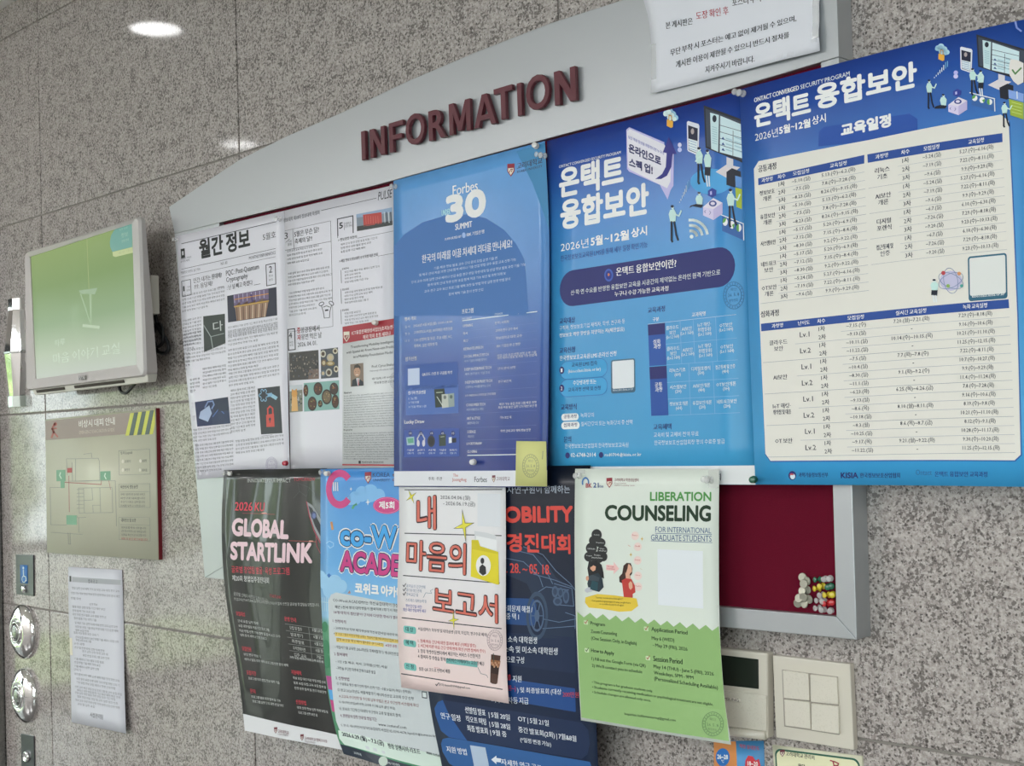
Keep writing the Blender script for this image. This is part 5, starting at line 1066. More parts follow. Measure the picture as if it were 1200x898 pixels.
s.c(1070, 20, .1448)
cloud(s, (200, 255, 1.0, 1.0, .1), '8fb6cc', 'a8cadb'); s.ell(348, 450, 17, 17, 'a8a8dc', layer=3); s.ell(348, 480, 18, 18, 'c0bce4', layer=3)
phone(s, (382, 240, 1.0, 1.0, .0)); monitor(s, (515, 140, 1.0, 1.0, 0))
person(s, (487, 428, 1.3, 1.0, 0), arm=1); person(s, (552, 444, 1.3, 1.05, 0), skirt=True, arm=-1); person(s, (252, 635, 1.3, .95, 0), sit=True); person(s, (136, 520, 1.2, 1.1, 0), arm=1); person(s, (742, 700, 1.2, .95, 0), arm=1)
cube(s, (290, 680, 1.0, 1.0, -.02)); bars(s, (178, 492, 1.0, 1.0, 0)); chart(s, (466, 612, 1.0, 1.0, .0))
s.poly([(700, 572), (765, 540), (812, 556), (812, 640), (760, 670), (706, 656)], '181c28', 5); s.poly([(772, 588), (895, 622), (895, 690), (775, 656)], '7c9ad4', 6); s.poly([(776, 664), (895, 695), (895, 830), (788, 796)], '93a83a', 6); s.line([(842, 606), (844, 660)], 8, 'd6dcf2', layer=7)
for k in range(4): s.line([(800, 690+k*26), (880, 712+k*26)], 4, 'c2d07c', layer=7)
s.poly([(790, 342), (842, 348), (895, 374), (895, 530), (850, 552), (812, 520), (782, 470), (778, 400)], 'd8d4d0', 7); s.line([(806, 430), (828, 462), (876, 414)], 13, '4c7a44', layer=8); s.poly([(820, 40), (832, 92), (872, 122), (884, 112), (846, 84), (836, 36)], '7688c8', 3)
s.part = 'circle_line'
# ------------------------------------------------------------------ black start-up poster
ST = print_mat([(0, '1c2020'), (0.5, '171b1a'), (1, '191b1d')], 0.3, 0.5, noise=0.1, coat_rough=0.05)
s = Sheet('black_poster', 'glossy black poster with slanted pale pink title lettering, its lower corner curling off the board', 'poster',
          [[(262.4, 551, .0500), (318, 550, .0515), (384, 549, .0500)], [(261, 626, .052), (318, 630, .058), (386, 633, .051)], [(265.5, 700, .060), (322, 712, .056), (390, 722, .052)], [(279, 790, .072), (336, 806, .064), (398, 822, .055)], [(286.5, 856.5, .078), (345, 868.5, .070), (412, 881, .058)]],
          vs=[0, .26, .5, .79, 1], m=ST, res=(18, 24), ripple=lambda u, v: 0.0040*np.sin(13*u+1.2*np.sin(3*v))*np.exp(-v*2.2)+0.0012*np.sin(9*u+5*v))
s.part = 'foot_strip'; g = (0.935, 1.0); s.ruv(0.0, 0.938, 1.0, 1.0, 'd2d3d6')
RD = 'd23e54'; PK = 'e2c3cc'
s.part = 'lettering'; s.c(250, 540, .2005); s.t('INNOVATE YOUR IMPACT', 200, 128, 455, 22, 'b9bcb8', .0, 2); s.t('TOMORROW', 470, 120, 596, 20, 'b23444', .0, 2)
s.part = 'title'; s.t('2026 KU', 124, 292, 298, 50, RD, .02, 3, shear=.1); s.hl(170, 306, 360, 3, '8c3040')
s.t('GLOBAL', 108, 440, 440, 108, PK, .045, 4, shear=.09); s.t('STARTLINK', 100, 580, 580, 110, PK, .045, 4, shear=.09, y1=602)
s.hl(440, 466, 600, 3, 'a4484a'); s.ell(298, 307, 16, 3, 'e8a090', layer=2); s.ell(572, 470, 14, 3, 'e8a090', layer=2)
s.part = 'lettering'; s.t('글로벌 창업팀 발굴 · 육성 프로그램', 108, 655, 446, 40, RD, .0, 2, y1=668); s.t('제20회 창업입주경진대회', 112, 702, 326, 34, 'd0d0d0', .01, 2, y1=720)
s.t('글로벌 인재와 새로운 도전이 만나는', 120, 788, 322, 22, 'a8aaa8', 0); s.t('STARTLINK', 330, 798, 398, 18, 'a8404c'); s.t('창업교육(STARTLINK)을 통해 고려대캠퍼스타운과 함께 성장할 글로벌 창업팀을 모집합니다.', 124, 820, 622, 20, 'b4b6b4', 0, y1=858)
s.part = 'printed_drawing'; s.line([(470, 218), (504, 180), (494, 130), (560, 158), (545, 210), (504, 180)], 1.5, '4a4e50'); s.line([(560, 158), (592, 190), (600, 240)], 1.5, '4a4e50')
s.poly([(548, 240), (580, 262), (610, 310), (650, 380), (650, 500), (625, 470), (590, 400), (560, 310)], '8e9296', 1); s.poly([(556, 262), (578, 278), (604, 330), (650, 420), (650, 470), (626, 440), (594, 380), (566, 300)], '2a2d33', 2)
s.line([(546, 240), (562, 320), (590, 410), (626, 480)], 5, 'a43c50', layer=3); s.line([(600, 430), (606, 500), (626, 540)], 4, '8c3444', layer=3); s.ell(588, 320, 16, 24, '3c4468', layer=3); s.ell(590, 322, 10, 15, '6a78a8', layer=4)
s.c(260, 700, .2204); s.part = 'lettering'; SR = 'cc3e50'; SG = 'c6c8c7'
for x, y, x1, t_ in ((78, 98, 126, '모집대상'), (334, 126, 396, '운영 안내'), (110, 284, 158, '모집인원'), (134, 412, 184, '모집기간'), (152, 510, 180, '문의'), (372, 410, 424, '지원혜택'), (396, 568, 450, '신청방법')): s.t(t_, x, y, x1, 24, SR, .01, 2, y1=y+(x1-x)*.14)
def sl(x, y, x1, n=None, c=SG, k=.15): s.t(filler((x1-x)/8.5), x, y, x1, 15, c, 0, y1=y+(x1-x)*k)
for q in ((86, 132, 194), (90, 158, 252), (94, 184, 312), (100, 208, 240), (118, 310, 208), (122, 336, 354), (142, 438, 308), (158, 536, 314), (164, 560, 330), (380, 436, 552), (384, 462, 555), (388, 490, 556), (402, 594, 566), (408, 620, 510), (362, 326, 540)): sl(*q)
s.part = 'table_rule'
for k in range(6): s.line([(336+k*6, 142+k*35.5), (560, 142+k*35.5+(224-k*6)*.15)], 2.2, '7e8280')
s.line([(462, 160), (480, 328)], 2, '7e8280'); s.part = 'lettering'
for k, tt in enumerate(('모집 및 접수', '발표평가', '최종발표', '오리엔테이션', '입주·교육')): s.t(tt, 370+k*6-8, 172+k*35.5, 428+k*6, 20, 'b4b6b4', .01); s.t(('5월 20일', '6월 1일', '6월 5일', '6월 중', '7월~')[k], 482+k*6, 182+k*36, 540, 18, 'b4b6b4', .01)
s.layer = 3; s.part = 'foot_logo'; crest(s, 278, 692, 18, 34, '6a2a38', 'c8bcb8'); s.t('고려대학교', 300, 722, 358, 20, '6a3040', .02, 2, y1=731); s.t('KOREA UNIVERSITY', 300, 732, 356, 9, '6a5058', y1=741); crest(s, 418, 730, 18, 34, '6a2a38', 'c8bcb8'); s.t('고려대학교 캠퍼스타운', 442, 758, 564, 18, '6a3040', .01, 2, y1=776); s.t('창업교육지원단', 444, 772, 500, 12, '6a5058', y1=780)

# ------------------------------------------------------------------ light blue camp poster
CW = print_mat([(0, '3d86cc'), (0.3, '5a9fd8'), (0.47, '8fc0e4'), (0.5, '4f9470'), (1, '3d8560')], 0.3, 0.4, noise=0.03, coat_rough=0.15)
s = Sheet('camp_poster', 'light blue and green camp poster with blue and magenta balloon lettering', 'poster',
          [[(375.6, 550, .0535), (450, 548.5, .0535), (524, 547, .0520)], [(376, 640, .054), (450, 646, .055), (525, 651, .0525)], [(376.6, 700, .056), (450, 708, .056), (526, 716, .053)], [(383, 799, .066), (452, 812, .060), (530, 826, .053)], [(393, 854, .080), (460, 870, .066), (534, 888, .054)], [(403, 884, .098), (470, 904, .072), (538, 920, .055)]],
          vs=[0, .245, .41, .68, .84, 1], m=CW, res=(14, 26), ripple=lambda u, v: 0.0012*np.sin(9*u+3*v))
s.c(370, 540, .2005); s.part = 'printed_drawing'
MG = 'c2407f'
def ring(s, x, y, rx, ry, w, a0, a1, col, layer=2, wy=1.25): s.poly([(x+rx*math.cos(math.radians(a)), y+ry*math.sin(math.radians(a))) for a in np.linspace(a0, a1, 22)]+[(x+(rx-w)*math.cos(math.radians(a)), y+(ry-w*wy)*math.sin(math.radians(a))) for a in np.linspace(a1, a0, 22)], col, layer)
ring(s, 142, 166, 82, 114, 34, 40, 320, MG)
for k in range(3): s.line([(104+k*12, 128), (106+k*12, 176)], 6, 'dfe6f0', layer=3)
def puff(pts, c): [s.ell(x, y, r, r*1.15, c, layer=1) for x, y, r in pts]
puff([(230, 220, 36), (270, 195, 40), (320, 190, 46), (370, 205, 36), (200, 235, 22)], '7cb2e0'); puff([(20, 690, 44), (60, 710, 40), (110, 720, 46), (150, 735, 34), (90, 750, 50)], '92bfe6'); s.rect(185, 222, 420, 250, '4f98d4', layer=2) if False else None
def sparkle(s, x, y, a, b_, c, layer=4): s.poly([(x, y-b_), (x+a*.25, y-b_*.22), (x+a, y), (x+a*.25, y+b_*.22), (x, y+b_), (x-a*.25, y+b_*.22), (x-a, y), (x-a*.25, y-b_*.22)], c, layer)
sparkle(s, 306, 243, 13, 20, 'e8eef6'); sparkle(s, 207, 166, 8, 12, 'e8eef6')
s.line([(216, 278), (226, 258), (238, 256), (250, 232)], 12, '4d9c6c'); s.line([(92, 362), (98, 400)], 13, 'c08a54'); s.line([(62, 484), (80, 470), (104, 482), (104, 500), (84, 512), (74, 498)], 5, '8abbe2'); s.poly([(66, 668), (80, 658), (90, 672), (78, 686)], '2f6cb4', 3)
s.poly([(186, 776), (200, 758), (206, 778)], 'a8847c', 3)
for k in range(5): s.line([(40+k*11, 800), (42+k*11, 880)], 2.5, 'b8d2ea')
s.line([(36, 826), (90, 832)], 3, 'b8d2ea'); s.ell(418, 262, 82, 50, MG, layer=2); s.ell(418, 262, 76, 45, 'e090b8', layer=3); s.ell(418, 262, 74, 43, MG, layer=4)
s.layer = 5; s.part = 'title'; s.t('제5회', 372, 282, 462, 46, 'ece8f0', .04, 3)
NV = '1c2f5c'; s.layer = 2
def puffy(txt, x, y, x1, h, c, shear=0):
    s.layer = 2; s.t(txt, x-8, y+8, x1+8, h+16, 'e4ecf4', .10, 3, shear); s.layer = 4; s.t(txt, x-1, y+2, x1+1, h+4, NV, .07, 3, shear); s.layer = 6; s.t(txt, x+4, y-3, x1-4, h-6, c, .035, 3, shear)
puffy('co-W', 140, 500, 480, 136, '3f9cdc'); puffy('ACADE', 140, 652, 492, 132, 'c03a80', .05)
s.layer = 5; s.t('코위크 아카데미', 230, 776, 560, 66, 'e6ecf4', .05, 3); s.layer = 1
s.part = 'crest'; crest(s, 288, 68, 38, 66, '8a2c3c', 'd6d0c8'); s.part = 'lettering'; s.t('KOREA', 334, 96, 434, 26, '28406c', .01, 3); s.t('UNIVERSITY', 336, 122, 434, 16, '28406c', 0, 2); s.t('혁', 448, 98, 470, 22, '5a3040', .03, 2); s.t('대', 450, 124, 470, 20, '5a3040', .03, 2)
s.part = 'printed_panel'; s.c(0, 0, 1)
s.poly([(385, 704), (388, 697), (394, 694.5), (545, 724), (548, 906), (430, 880), (399, 858), (394, 845), (389, 800), (386, 750)], 'bec5c8', 2)
for y0, y1, c in ((792, 808, 'a84886'), (808, 820, '4f9ad0'), (820, 834, 'b23a78')): s.poly([(382.2+(y0-792)*.17, y0), (391, y0+1.5), (393+(y1-810)*.1, y1+1.5), (382.2+(y1-792)*.17, y1)], c, 1)
s.poly([(396.5, 856), (545, 893), (549, 912), (404, 873), (398, 866)], 'c5d5cc', 3)
for x, y, r in ((378.5, 735, 4), (379.5, 760, 6), (381, 775, 5)): s.ell(x+2, y, r*.8, r*1.6, '3a7c58', layer=1)
s.poly([(398, 872), (548, 915), (552, 928), (404, 888)], '2a3440', 2)
s.layer = 4; s.c(370, 700, .2205); s.part = 'lettering'; DK2 = '3a3f48'; PU = '6a3a58'
def cl(t_, x, y, x1, c=DK2, h=17, b_=.004, k=.12): s.t(t_, x, y, x1, h, c, b_, 1, y1=y+(x1-x)*k)
cl('CO-Week ACADEMY는 혁신융합대학이 현실', 92, 24, 440, h=20, k=.09); cl('매년 1천여 명의 대학생들이 참여하며 1학기 이 혁신', 104, 60, 440, b_=.01, k=.06); cl('18개 대학의 첨단분야 강의와 다양한 행사가 열려', 98, 88, 440, PU, b_=.012, k=.09)
cl('1. 신청자격', 92, 134, 162, PU, 19, .012); cl('- 고려대학교 학부 재학생(5대 혁신융합사업 대상학과)', 98, 172, 440); 
s.part = 'highlight'; s.poly([(104, 186), (440, 226), (440, 246), (104, 208)], 'd8c06c', 5); s.poly([(110, 216), (362, 246), (362, 266), (112, 238)], 'd8c06c', 5); s.part = 'lettering'; s.layer = 6
cl('※ 본 프로그램과 타전공학점 교류는 정보시스템 [에너지신산업]에 고려', 98, 202, 440, '6a5024'); cl('입학 요건을 확인해야 합니다. (7기 대상)', 112, 232, 362, '6a5024'); s.layer = 4; cl('- 개설시기 및 교육장: 2026학년도 하계계절학기 / 에너지신산업', 104, 272, 440); cl('※대상 과정', 372, 264, 432, 'a04860')
cl('2. 참여혜택', 100, 310, 170, PU, 19, .012); cl('- 1인 1실 제공, 식사, 고학점(인정) 지원', 108, 350, 380); cl('- 과정을 수강한 학생에 한해 수료증 발급', 110, 384, 320)
cl('3. 신청방법', 108, 438, 180, PU, 19, .012); cl('① 구글폼을 통한 참가 신청 접수 (신청기한: ~5월 20일(수) 마감 / 선착순)', 114, 468, 508); cl('② 본교 2026학년도 여름계절학기 에너지신산업 교과목 수강 신청', 118, 500, 522); cl('※ 고교육 수강신청 및 수강료 납부 방법은 본교 수강신청 시스템에 확인', 126, 534, 548, '8a4a50'); cl('③ 에너지신산업(4주과정) 교과목 수강료 납부 (본인 부담)', 126, 566, 424); cl('④ 코위크 기간동안 타대학 수강생과 교류 및 발표회 참여', 128, 600, 452)
cl('4. 관련문의 일정 안내 및 상담기간:', 134, 638, 328, PU, 19, .012); cl('www.costenef.com', 336, 684, 484, DK2, 16); cl('5. 문의: 에너지신산업혁신융합대학 사업단 02-3290-4678, hysid10@korea.ac.kr', 138, 690, 640)
s.layer = 5; s.t('2026.6.29.(월) ~ 7.3.(금)', 146, 744, 368, 30, '2f3842', .03, 2, y1=798); s.t('평창 알펜시아 리조트', 388, 804, 560, 28, '2f3842', .02, 2, y1=838); s.t('www.costenef.com', 590, 834, 700, 20, '2f3842', .01, y1=862)
s.c(370, 700, .2205); s.t('고려대', 205, 832, 246, 15, 'c0c8cc', .01, y1=844); s.t('전력기반센터', 378, 886, 450, 15, 'c0c8cc', .01, y1=900); s.ell(360, 872, 24, 26, 'b4c4b8', layer=5)
s.part = 'code_corner'; s.rect(565, 500, 594, 540, '4c5458', layer=5); s.rect(569, 505, 590, 534, 'cdd4d4', layer=6)

# ------------------------------------------------------------------ dark mobility poster
MB_ = print_mat([(0, '0b1220'), (0.25, '101b30'), (0.5, '15233f'), (0.75, '10203c'), (1, '0d1830')], 0.34, 0.12, noise=0.06, coat_rough=0.2)
s = Sheet('mobility_poster', 'dark navy poster with red title lettering and a faint car drawing', 'poster',
          [[(495, 549.5, .0560), (600, 547, .0540), (692, 545.5, .0530)], [(499, 700, .0565), (603, 703, .0545), (696, 706, .0535)], [(502, 810, .060), (605, 826, .056), (698.5, 842, .054)], [(523, 925, .066), (622, 948, .060), (703.5, 966, .056)]],
          vs=[0, .37, .67, 1], m=MB_, res=(10, 18), ripple=lambda u, v: 0.001*np.sin(7*u+4*v))
s.c(580, 560, .3763); s.part = 'printed_drawing'
CD, CL = '26364e', '5a6f8c'
s.poly([(30, 225), (90, 215), (150, 250), (190, 310), (240, 350), (250, 440), (248, 500), (150, 500), (140, 420), (100, 330), (30, 300)], '1c2b44', 1)
for pts in ([(60, 225), (120, 240), (160, 290), (180, 330)], [(90, 215), (150, 240), (190, 290), (235, 330), (250, 350)], [(30, 250), (90, 262), (140, 310), (150, 340)], [(120, 300), (190, 320), (240, 340)], [(150, 440), (200, 450), (252, 440)], [(150, 470), (252, 462)], [(130, 360), (160, 340), (230, 350)], [(220, 420), (250, 430), (250, 470)], [(185, 330), (240, 345), (246, 400), (190, 395)]): s.line(pts, 2.2, CL, layer=2)
ring(s, 132, 430, 34, 76, 8, 0, 360, '34465e', 2, 1.8); ring(s, 132, 430, 22, 50, 4, 0, 360, '4a5e7c', 3, 1.8); s.ell(132, 430, 8, 18, '4a5e7c', layer=3)
for k in range(6): a = k*1.047; s.line([(132, 430), (132+21*math.cos(a), 430+48*math.sin(a))], 3, '4a5e7c', layer=3)
for x, y, w, h in ((188, 355, 10, 18), (205, 358, 9, 16), (196, 385, 14, 14), (222, 370, 10, 22)): s.ell(x, y, w, h, '435672', layer=3); s.ell(x, y, w*.6, h*.6, '2c3c56', layer=4)
MR = 'c9443c'; s.part = 'title'; s.t('MOBILITY', -22, 142, 244, 52, MR, .05, 4, y1=140); s.t('경진대회', 38, 232, 236, 60, MR, .035, 3, y1=238); s.t('. 28. ~ 05. 18.', 36, 296, 174, 30, MR, .02, 3, y1=302)
s.part = 'lettering'; WM = 'd3d8e0'; s.t('자연구원이 함께하는', 38, 50, 234, 24, 'aab4c4', .0, 2)
s.part = 'printed_panel'
s.rect(-60, 372, 130, 462, '1f4478', r=.25); s.rect(-60, 476, 252, 610, '142544', r=.1); s.rect(-60, 614, 252, 730, '1c4580', r=.05)
s.layer = 3; s.part = 'lettering'
def ml(t_, x, y, x1, h=20, c=WM, k=.055): s.t(t_, x, y, x1, h, c, .014, 2, y1=y+(x1-x)*k)
ml('사회문제 해결 /', 24, 416, 118); ml('중 택 1', 36, 441, 76); ml('대학원 소속 대학원생', -10, 510, 132); ml('대학원 소속 및 미소속 대학원생', -30, 540, 196); ml('·4인 이하 팀으로 구성', -40, 572, 92)
ml('100', 34, 632, 50, c='b4404a'); ml('지원', 56, 636, 84); ml('(100만원~)', 0, 664, 66, c='b4404a'); ml(') 및 최종발표회 (대상', 70, 672, 208); ml('200만원)', 212, 686, 268, 20, 'b4404a'); ml('최우수 차등 지급', -10, 700, 106)
s.layer = 1; s.c(490, 780, .1917); s.part = 'printed_panel'
s.poly([(120, 225), (150, 212), (1000, 350), (1040, 395), (1050, 480), (1035, 545), (1000, 572), (190, 440), (140, 400), (108, 310), (100, 262)], '18294a', 1); s.poly([(120, 225), (150, 212), (190, 300), (300, 460), (190, 440), (140, 400), (108, 310), (100, 262)], '24518c', 2)
s.poly([(150, 450), (185, 442), (700, 530), (1050, 590), (1090, 720), (260, 640), (190, 600), (150, 530), (140, 480)], '2a5890', 1)
s.layer = 3; s.part = 'lettering'
def m2(t_, x, y, x1, h=40, k=.165, c=WM, b_=.02): s.t(t_, x, y, x1, h, c, b_, 2, y1=y+(x1-x)*k)
m2('연구 일정', 142, 325, 262); m2('선발팀 발표', 290, 290, 416); m2('| 5월 20일', 436, 322, 566, 42); m2('킥오프 미팅', 296, 346, 420); m2('| 5월 28일', 440, 380, 568, 42); m2('최종 발표회', 304, 402, 430); m2('| 9월 중', 446, 430, 546, 42)
m2('OT | 5월 21일', 614, 348, 802, 42); m2('중간 발표회(2회) | 7월&8월', 616, 414, 970, 42, .17); m2('(*일정 변경 가능)', 628, 472, 816, 34); m2('지원 방법', 178, 530, 302, 40); m2('자세한 연구 공고', 512, 608, 760, 40); s.poly([(448, 576), (480, 552), (480, 566), (508, 570), (508, 594), (480, 590), (480, 604)], WM, 3)
s.part = 'code_panel'; s.poly([(318, 488), (412, 502), (432, 600), (440, 660), (350, 650)], 'a8b8cc', 3)

# ------------------------------------------------------------------ white mind poster
HT = print_mat([(0, 'd9d9dc'), (0.5, 'd8d5d8'), (0.66, 'dccccb'), (1, 'dcc6c4')], 0.42, 0.25, coat_rough=0.25)
s = Sheet('mind_poster', 'white and pink poster with big coral Korean letters and a yellow folder', 'poster',
          [[(467.5, 558, .0600), (530, 558.5, .0600), (592.5, 559, .0600)], [(467.8, 637, .0605), (530, 641, .0605), (592.8, 645, .0605)], [(465.6, 700, .062), (529, 707, .0615), (592.4, 714, .0615)], [(467, 770, .068), (531, 780, .063), (594, 790, .062)], [(470, 806, .076), (534, 815, .068), (596.5, 824.8, .067)]],
          vs=[0, .32, .56, .84, 1], m=HT, res=(8, 16), ripple=lambda u, v: 0.001*np.sin(8*u+5*v)*v)
s.c(460, 560, .2783); s.part = 'rule_line'
def hr(x, y, x1, y1, w=4): s.line([(x, y), (x1, y1)], w, '2c2c34', layer=1)
hr(52, 51, 460, 50); hr(52, 234, 458, 244); hr(46, 412, 450, 444); hr(40, 590, 458, 636); hr(38, 826, 462, 892)
CO = 'cc6a5c'; s.part = 'title'
def coral(t_, x, y, x1, h, y1): s.layer = 2; s.t(t_, x-4, y+4, x1+4, h+8, '33242c', .045, 3, y1=y1+4); s.layer = 4; s.t(t_, x, y, x1, h, CO, .012, 3, y1=y1)
coral('내', 104, 222, 184, 142, 218); coral('마음의', 58, 386, 308, 128, 410); coral('보고서', 172, 570, 444, 112, 614)
s.layer = 1; s.part = 'printed_drawing'
def star(x, y, a, b_, rot): 
    for c, k, l in (('33343a', 1.0, 5), ('d8d040', .84, 6)):
        pts = []
        for i in range(8):
            r = (1.0 if i % 2 == 0 else .2)*k; th = math.radians(rot+45*i); pts.append((x+a*r*math.cos(th), y+b_*r*math.sin(th)))
        s.poly(pts, c, l)
star(80, 80, 26, 36, 60); star(302, 202, 46, 72, 80); star(258, 600, 24, 44, 85)
s.poly([(345, 224), (398, 232), (436, 244), (440, 330), (350, 300)], 'c6c8cc', 2); s.poly([(352, 244), (440, 262), (440, 340), (352, 300)], 'dcdde0', 3)
s.poly([(334, 262), (362, 262), (370, 288), (446, 312), (450, 450), (440, 450), (330, 416)], 'c8b81e', 4); s.poly([(336, 300), (446, 322), (448, 448), (330, 416)], 'd6c72a', 5)
s.ell(384, 370, 31, 44, 'dcdcdc', layer=6); s.ell(380, 350, 8, 13, '2c2c30', layer=7); s.poly([(366, 398), (368, 376), (380, 364), (394, 376), (396, 404), (382, 412)], '2c2c30', 7)
s.poly([(416, 744), (456, 750), (442, 866), (436, 870), (420, 868), (412, 862)], '4a3028', 3); s.poly([(414, 770), (452, 776), (446, 830), (416, 824)], '2e1c18', 4); s.poly([(414, 766), (456, 772), (452, 796), (416, 790)], '8a5a3c', 5); s.line([(426, 740), (428, 775)], 3, '3c4a44', layer=6)
for k in range(7): s.ell(420+5*k, 780+(k % 3)*8, 4, 5, 'b48a6c', layer=6, n=7)
s.line([(360, 800), (372, 826), (396, 832), (402, 842)], 2, '6a7078'); s.line([(130, 505), (140, 485), (165, 488), (160, 476), (172, 470)], 2, '8090a0')
s.part = 'code_panel'; s.rect(358, 66, 456, 208, 'cfd2d8', layer=2)
s.part = 'lettering'; DT = '3c3c46'; s.t('2026.04.06.(월)', 202, 94, 328, 22, DT, .0, 2); s.t('- 2026.06.19.(금)', 214, 120, 348, 22, DT, 0, 2)
for k, (x, y, x1, t_) in enumerate(((58, 462, 138, '내 마음의 건강상태'), (58, 480, 122, '대기와 대인 관계'), (58, 498, 108, '정서교감 및'), (56, 522, 144, '스트레스 대처능력 등'))): s.t(t_, x, y, x1, 14, '7484a0', .0, y1=y+(x1-x)*.08); (s.line([(44, y-10), (48, y-3), (56, y-16)], 3, DT) if k < 3 else None)
s.t('정신건강을 위한', 56, 546, 124, 14, '4a50a0', .01, y1=552); s.t('개인 대상 상담과정 제공', 44, 562, 142, 14, '4a50a0', .01, y1=570)
def pill(t_, x0, y0, x1, y1): s.part = 'printed_panel'; s.rect(x0, y0, x1, y1, '6fb4ae', r=.35, layer=1); s.part = 'lettering'; s.layer = 2; s.t(t_, x0+10, y1-14, x1-12, 19, '2c4448', .02, 2); s.layer = 1
pill('대 상', 46, 622, 100, 660); pill('혜 택', 46, 680, 100, 716); pill('신 청', 48, 778, 102, 816)
def hl_(t_, x, y, x1, c=DT, h=17, k=.09): s.t(t_, x, y, x1, h, c, .006, 1, y1=y+(x1-x)*k)
hl_('서울캠퍼스 학부생 및 대학원생 (휴학, 미입학, 영구수료 제외)', 108, 646, 400); RC = 'b8424a'
hl_('1. 현재 마음 건강에 대한 결과지 제공 (이메일 발송)', 108, 696, 352, RC); hl_('2. 시간에 따른 마음 건강 상태 변화 확인 (이전 참여자 경우)', 108, 716, 392, RC); hl_('3. 향후 학생상담센터에서 제공하는 서비스 우선참여권', 108, 738, 370); s.part = 'highlight'; s.poly([(226, 760), (358, 776), (358, 800), (226, 782)], '6aa8a4', 1); s.part = 'lettering'; s.layer = 2; hl_('4. 참여자 중 추첨을 통해 스타벅스 아메리카노 교환권 제공', 108, 760, 388, k=.12); s.layer = 1
hl_('설문 QR 코드로 신청서 제출', 112, 814, 244); s.line([(176, 800), (200, 803)], 1, RC); hl_('문의: kusscl1004@gmail.com', 196, 878, 328, h=15, k=.12); s.line([(182, 870), (186, 876), (194, 864)], 3, DT)
s.part = 'ink_stamp'; stamp(s, 432, 684, 32, 44, '9a8890')

# ------------------------------------------------------------------ green counselling sheet
KS = Sheet('counselling_poster', 'white and green counselling poster with a pile of black stones and a woman in red', 'poster',
          [[(674, 549.5, .0600), (760, 549.7, .0590), (843, 550, .0590)], [(673.6, 634, .0605), (759, 638.5, .0590), (842.6, 642, .0590)], [(675, 721, .064), (761, 730, .062), (843.5, 738, .062)], [(678, 796, .070), (765, 808, .068), (848.8, 820, .068)], [(680.5, 844.5, .078), (770, 859, .076), (856.3, 873.2, .082)]],
          vs=[0, .285, .58, .835, 1], m=mat('cdd4cc', 0.42, 0.4, coat=0.15, name='pale_green_white', coat_rough=0.3), res=(8, 16), ripple=lambda u, v: 0.0008*np.sin(7*u+4*v))
s = KS; s.c(660, 700, .2205); GRN = '86aa6c'; s.part = 'green_panel'
zz = []; n_ = 23
for k in range(n_): x = 75+(826-75)*k/(n_-1); zz.append((x, (76 if k % 2 == 0 else 104)+(x-75)*.105))
s.poly([(75, 78)]+zz[1:]+[(828, 166), (838, 260), (850, 400), (868, 600), (882, 766), (480, 706), (97, 640), (84, 400), (76, 200)], GRN, 1)
s.c(660, 540, .2004); s.part = 'title'; s.t('LIBERATION', 508, 236, 866, 54, '4a8c46', .03, 4, y1=238); s.t('COUNSELING', 244, 350, 864, 92, '17321f', .036, 4, y1=358)
s.part = 'lettering'; s.t('FOR INTERNATIONAL', 540, 418, 866, 32, '34547e', 0, 3, y1=426); s.t('GRADUATE STUDENTS', 514, 466, 868, 34, '34547e', 0, 3, y1=474); s.line([(540, 425), (868, 432)], 3, '34547e'); s.line([(514, 469), (870, 480)], 3, '34547e')
s.part = 'small_logo'; ring(s, 131, 128, 22, 32, 8, 150, 380, '3c6ea8'); s.t('BK', 132, 158, 168, 26, '9c3a48', .03, 3); s.t('21', 176, 158, 208, 30, '284a80', .03, 3); s.t('FOUR', 210, 158, 236, 13, '284a80', .02, 2); crest(s, 254, 102, 34, 58); s.t('고려대학교 학생상담센터', 300, 122, 442, 20, '7a3040', .01, 2); s.t('Korea University', 300, 138, 370, 11, '8a5860', 0); s.t('Student Counseling Center', 300, 150, 420, 11, '8a5860', 0)
s.part = 'printed_drawing'
for x, y, rx, ry in ((176, 468, 24, 26), (196, 434, 29, 32), (216, 480, 31, 26), (166, 512, 32, 32), (230, 524, 28, 26), (152, 562, 28, 28), (236, 562, 22, 26), (200, 566, 40, 34)): s.ell(x, y, rx+1.5, ry+1.5, '5c5e60', layer=2); s.ell(x, y, rx, ry, '26282a', layer=3)
s.part = 'lettering'; s.layer = 4
for x, y, x1, t_ in ((180, 438, 214, 'Anxiety'), (194, 484, 240, 'Negativity'), (144, 518, 188, 'Self-doubt'), (214, 518, 244, 'Over-'), (210, 530, 252, 'whelmed'), (136, 560, 170, 'Despair'), (184, 556, 220, 'Pressure'), (168, 570, 232, 'about the future')): s.t(t_, x, y, x1, 9, 'c4c6c6', .01)
s.part = 'printed_drawing'; s.layer = 1
s.poly([(150, 590), (200, 584), (226, 610), (236, 650), (240, 690), (214, 680), (150, 680), (142, 630)], '1c1c20', 3); s.poly([(146, 700), (160, 670), (206, 656), (230, 690), (238, 740), (212, 768), (150, 752), (142, 720)], '22303a', 4); s.poly([(160, 612), (194, 606), (190, 640), (176, 648), (160, 634)], 'c8957a', 5); s.poly([(156, 606), (196, 598), (194, 620), (178, 612), (162, 624)], '1c1c20', 6)
s.poly([(146, 676), (176, 668), (214, 684), (210, 706), (150, 700)], '39434c', 5); s.ell(143, 688, 9, 14, 'c8957a', layer=6); s.poly([(128, 752), (146, 740), (168, 744), (172, 764), (140, 772), (128, 764)], 'b6b8c0', 5)
s.poly([(170, 700), (206, 712), (202, 762), (158, 752)], '1f4650', 5)
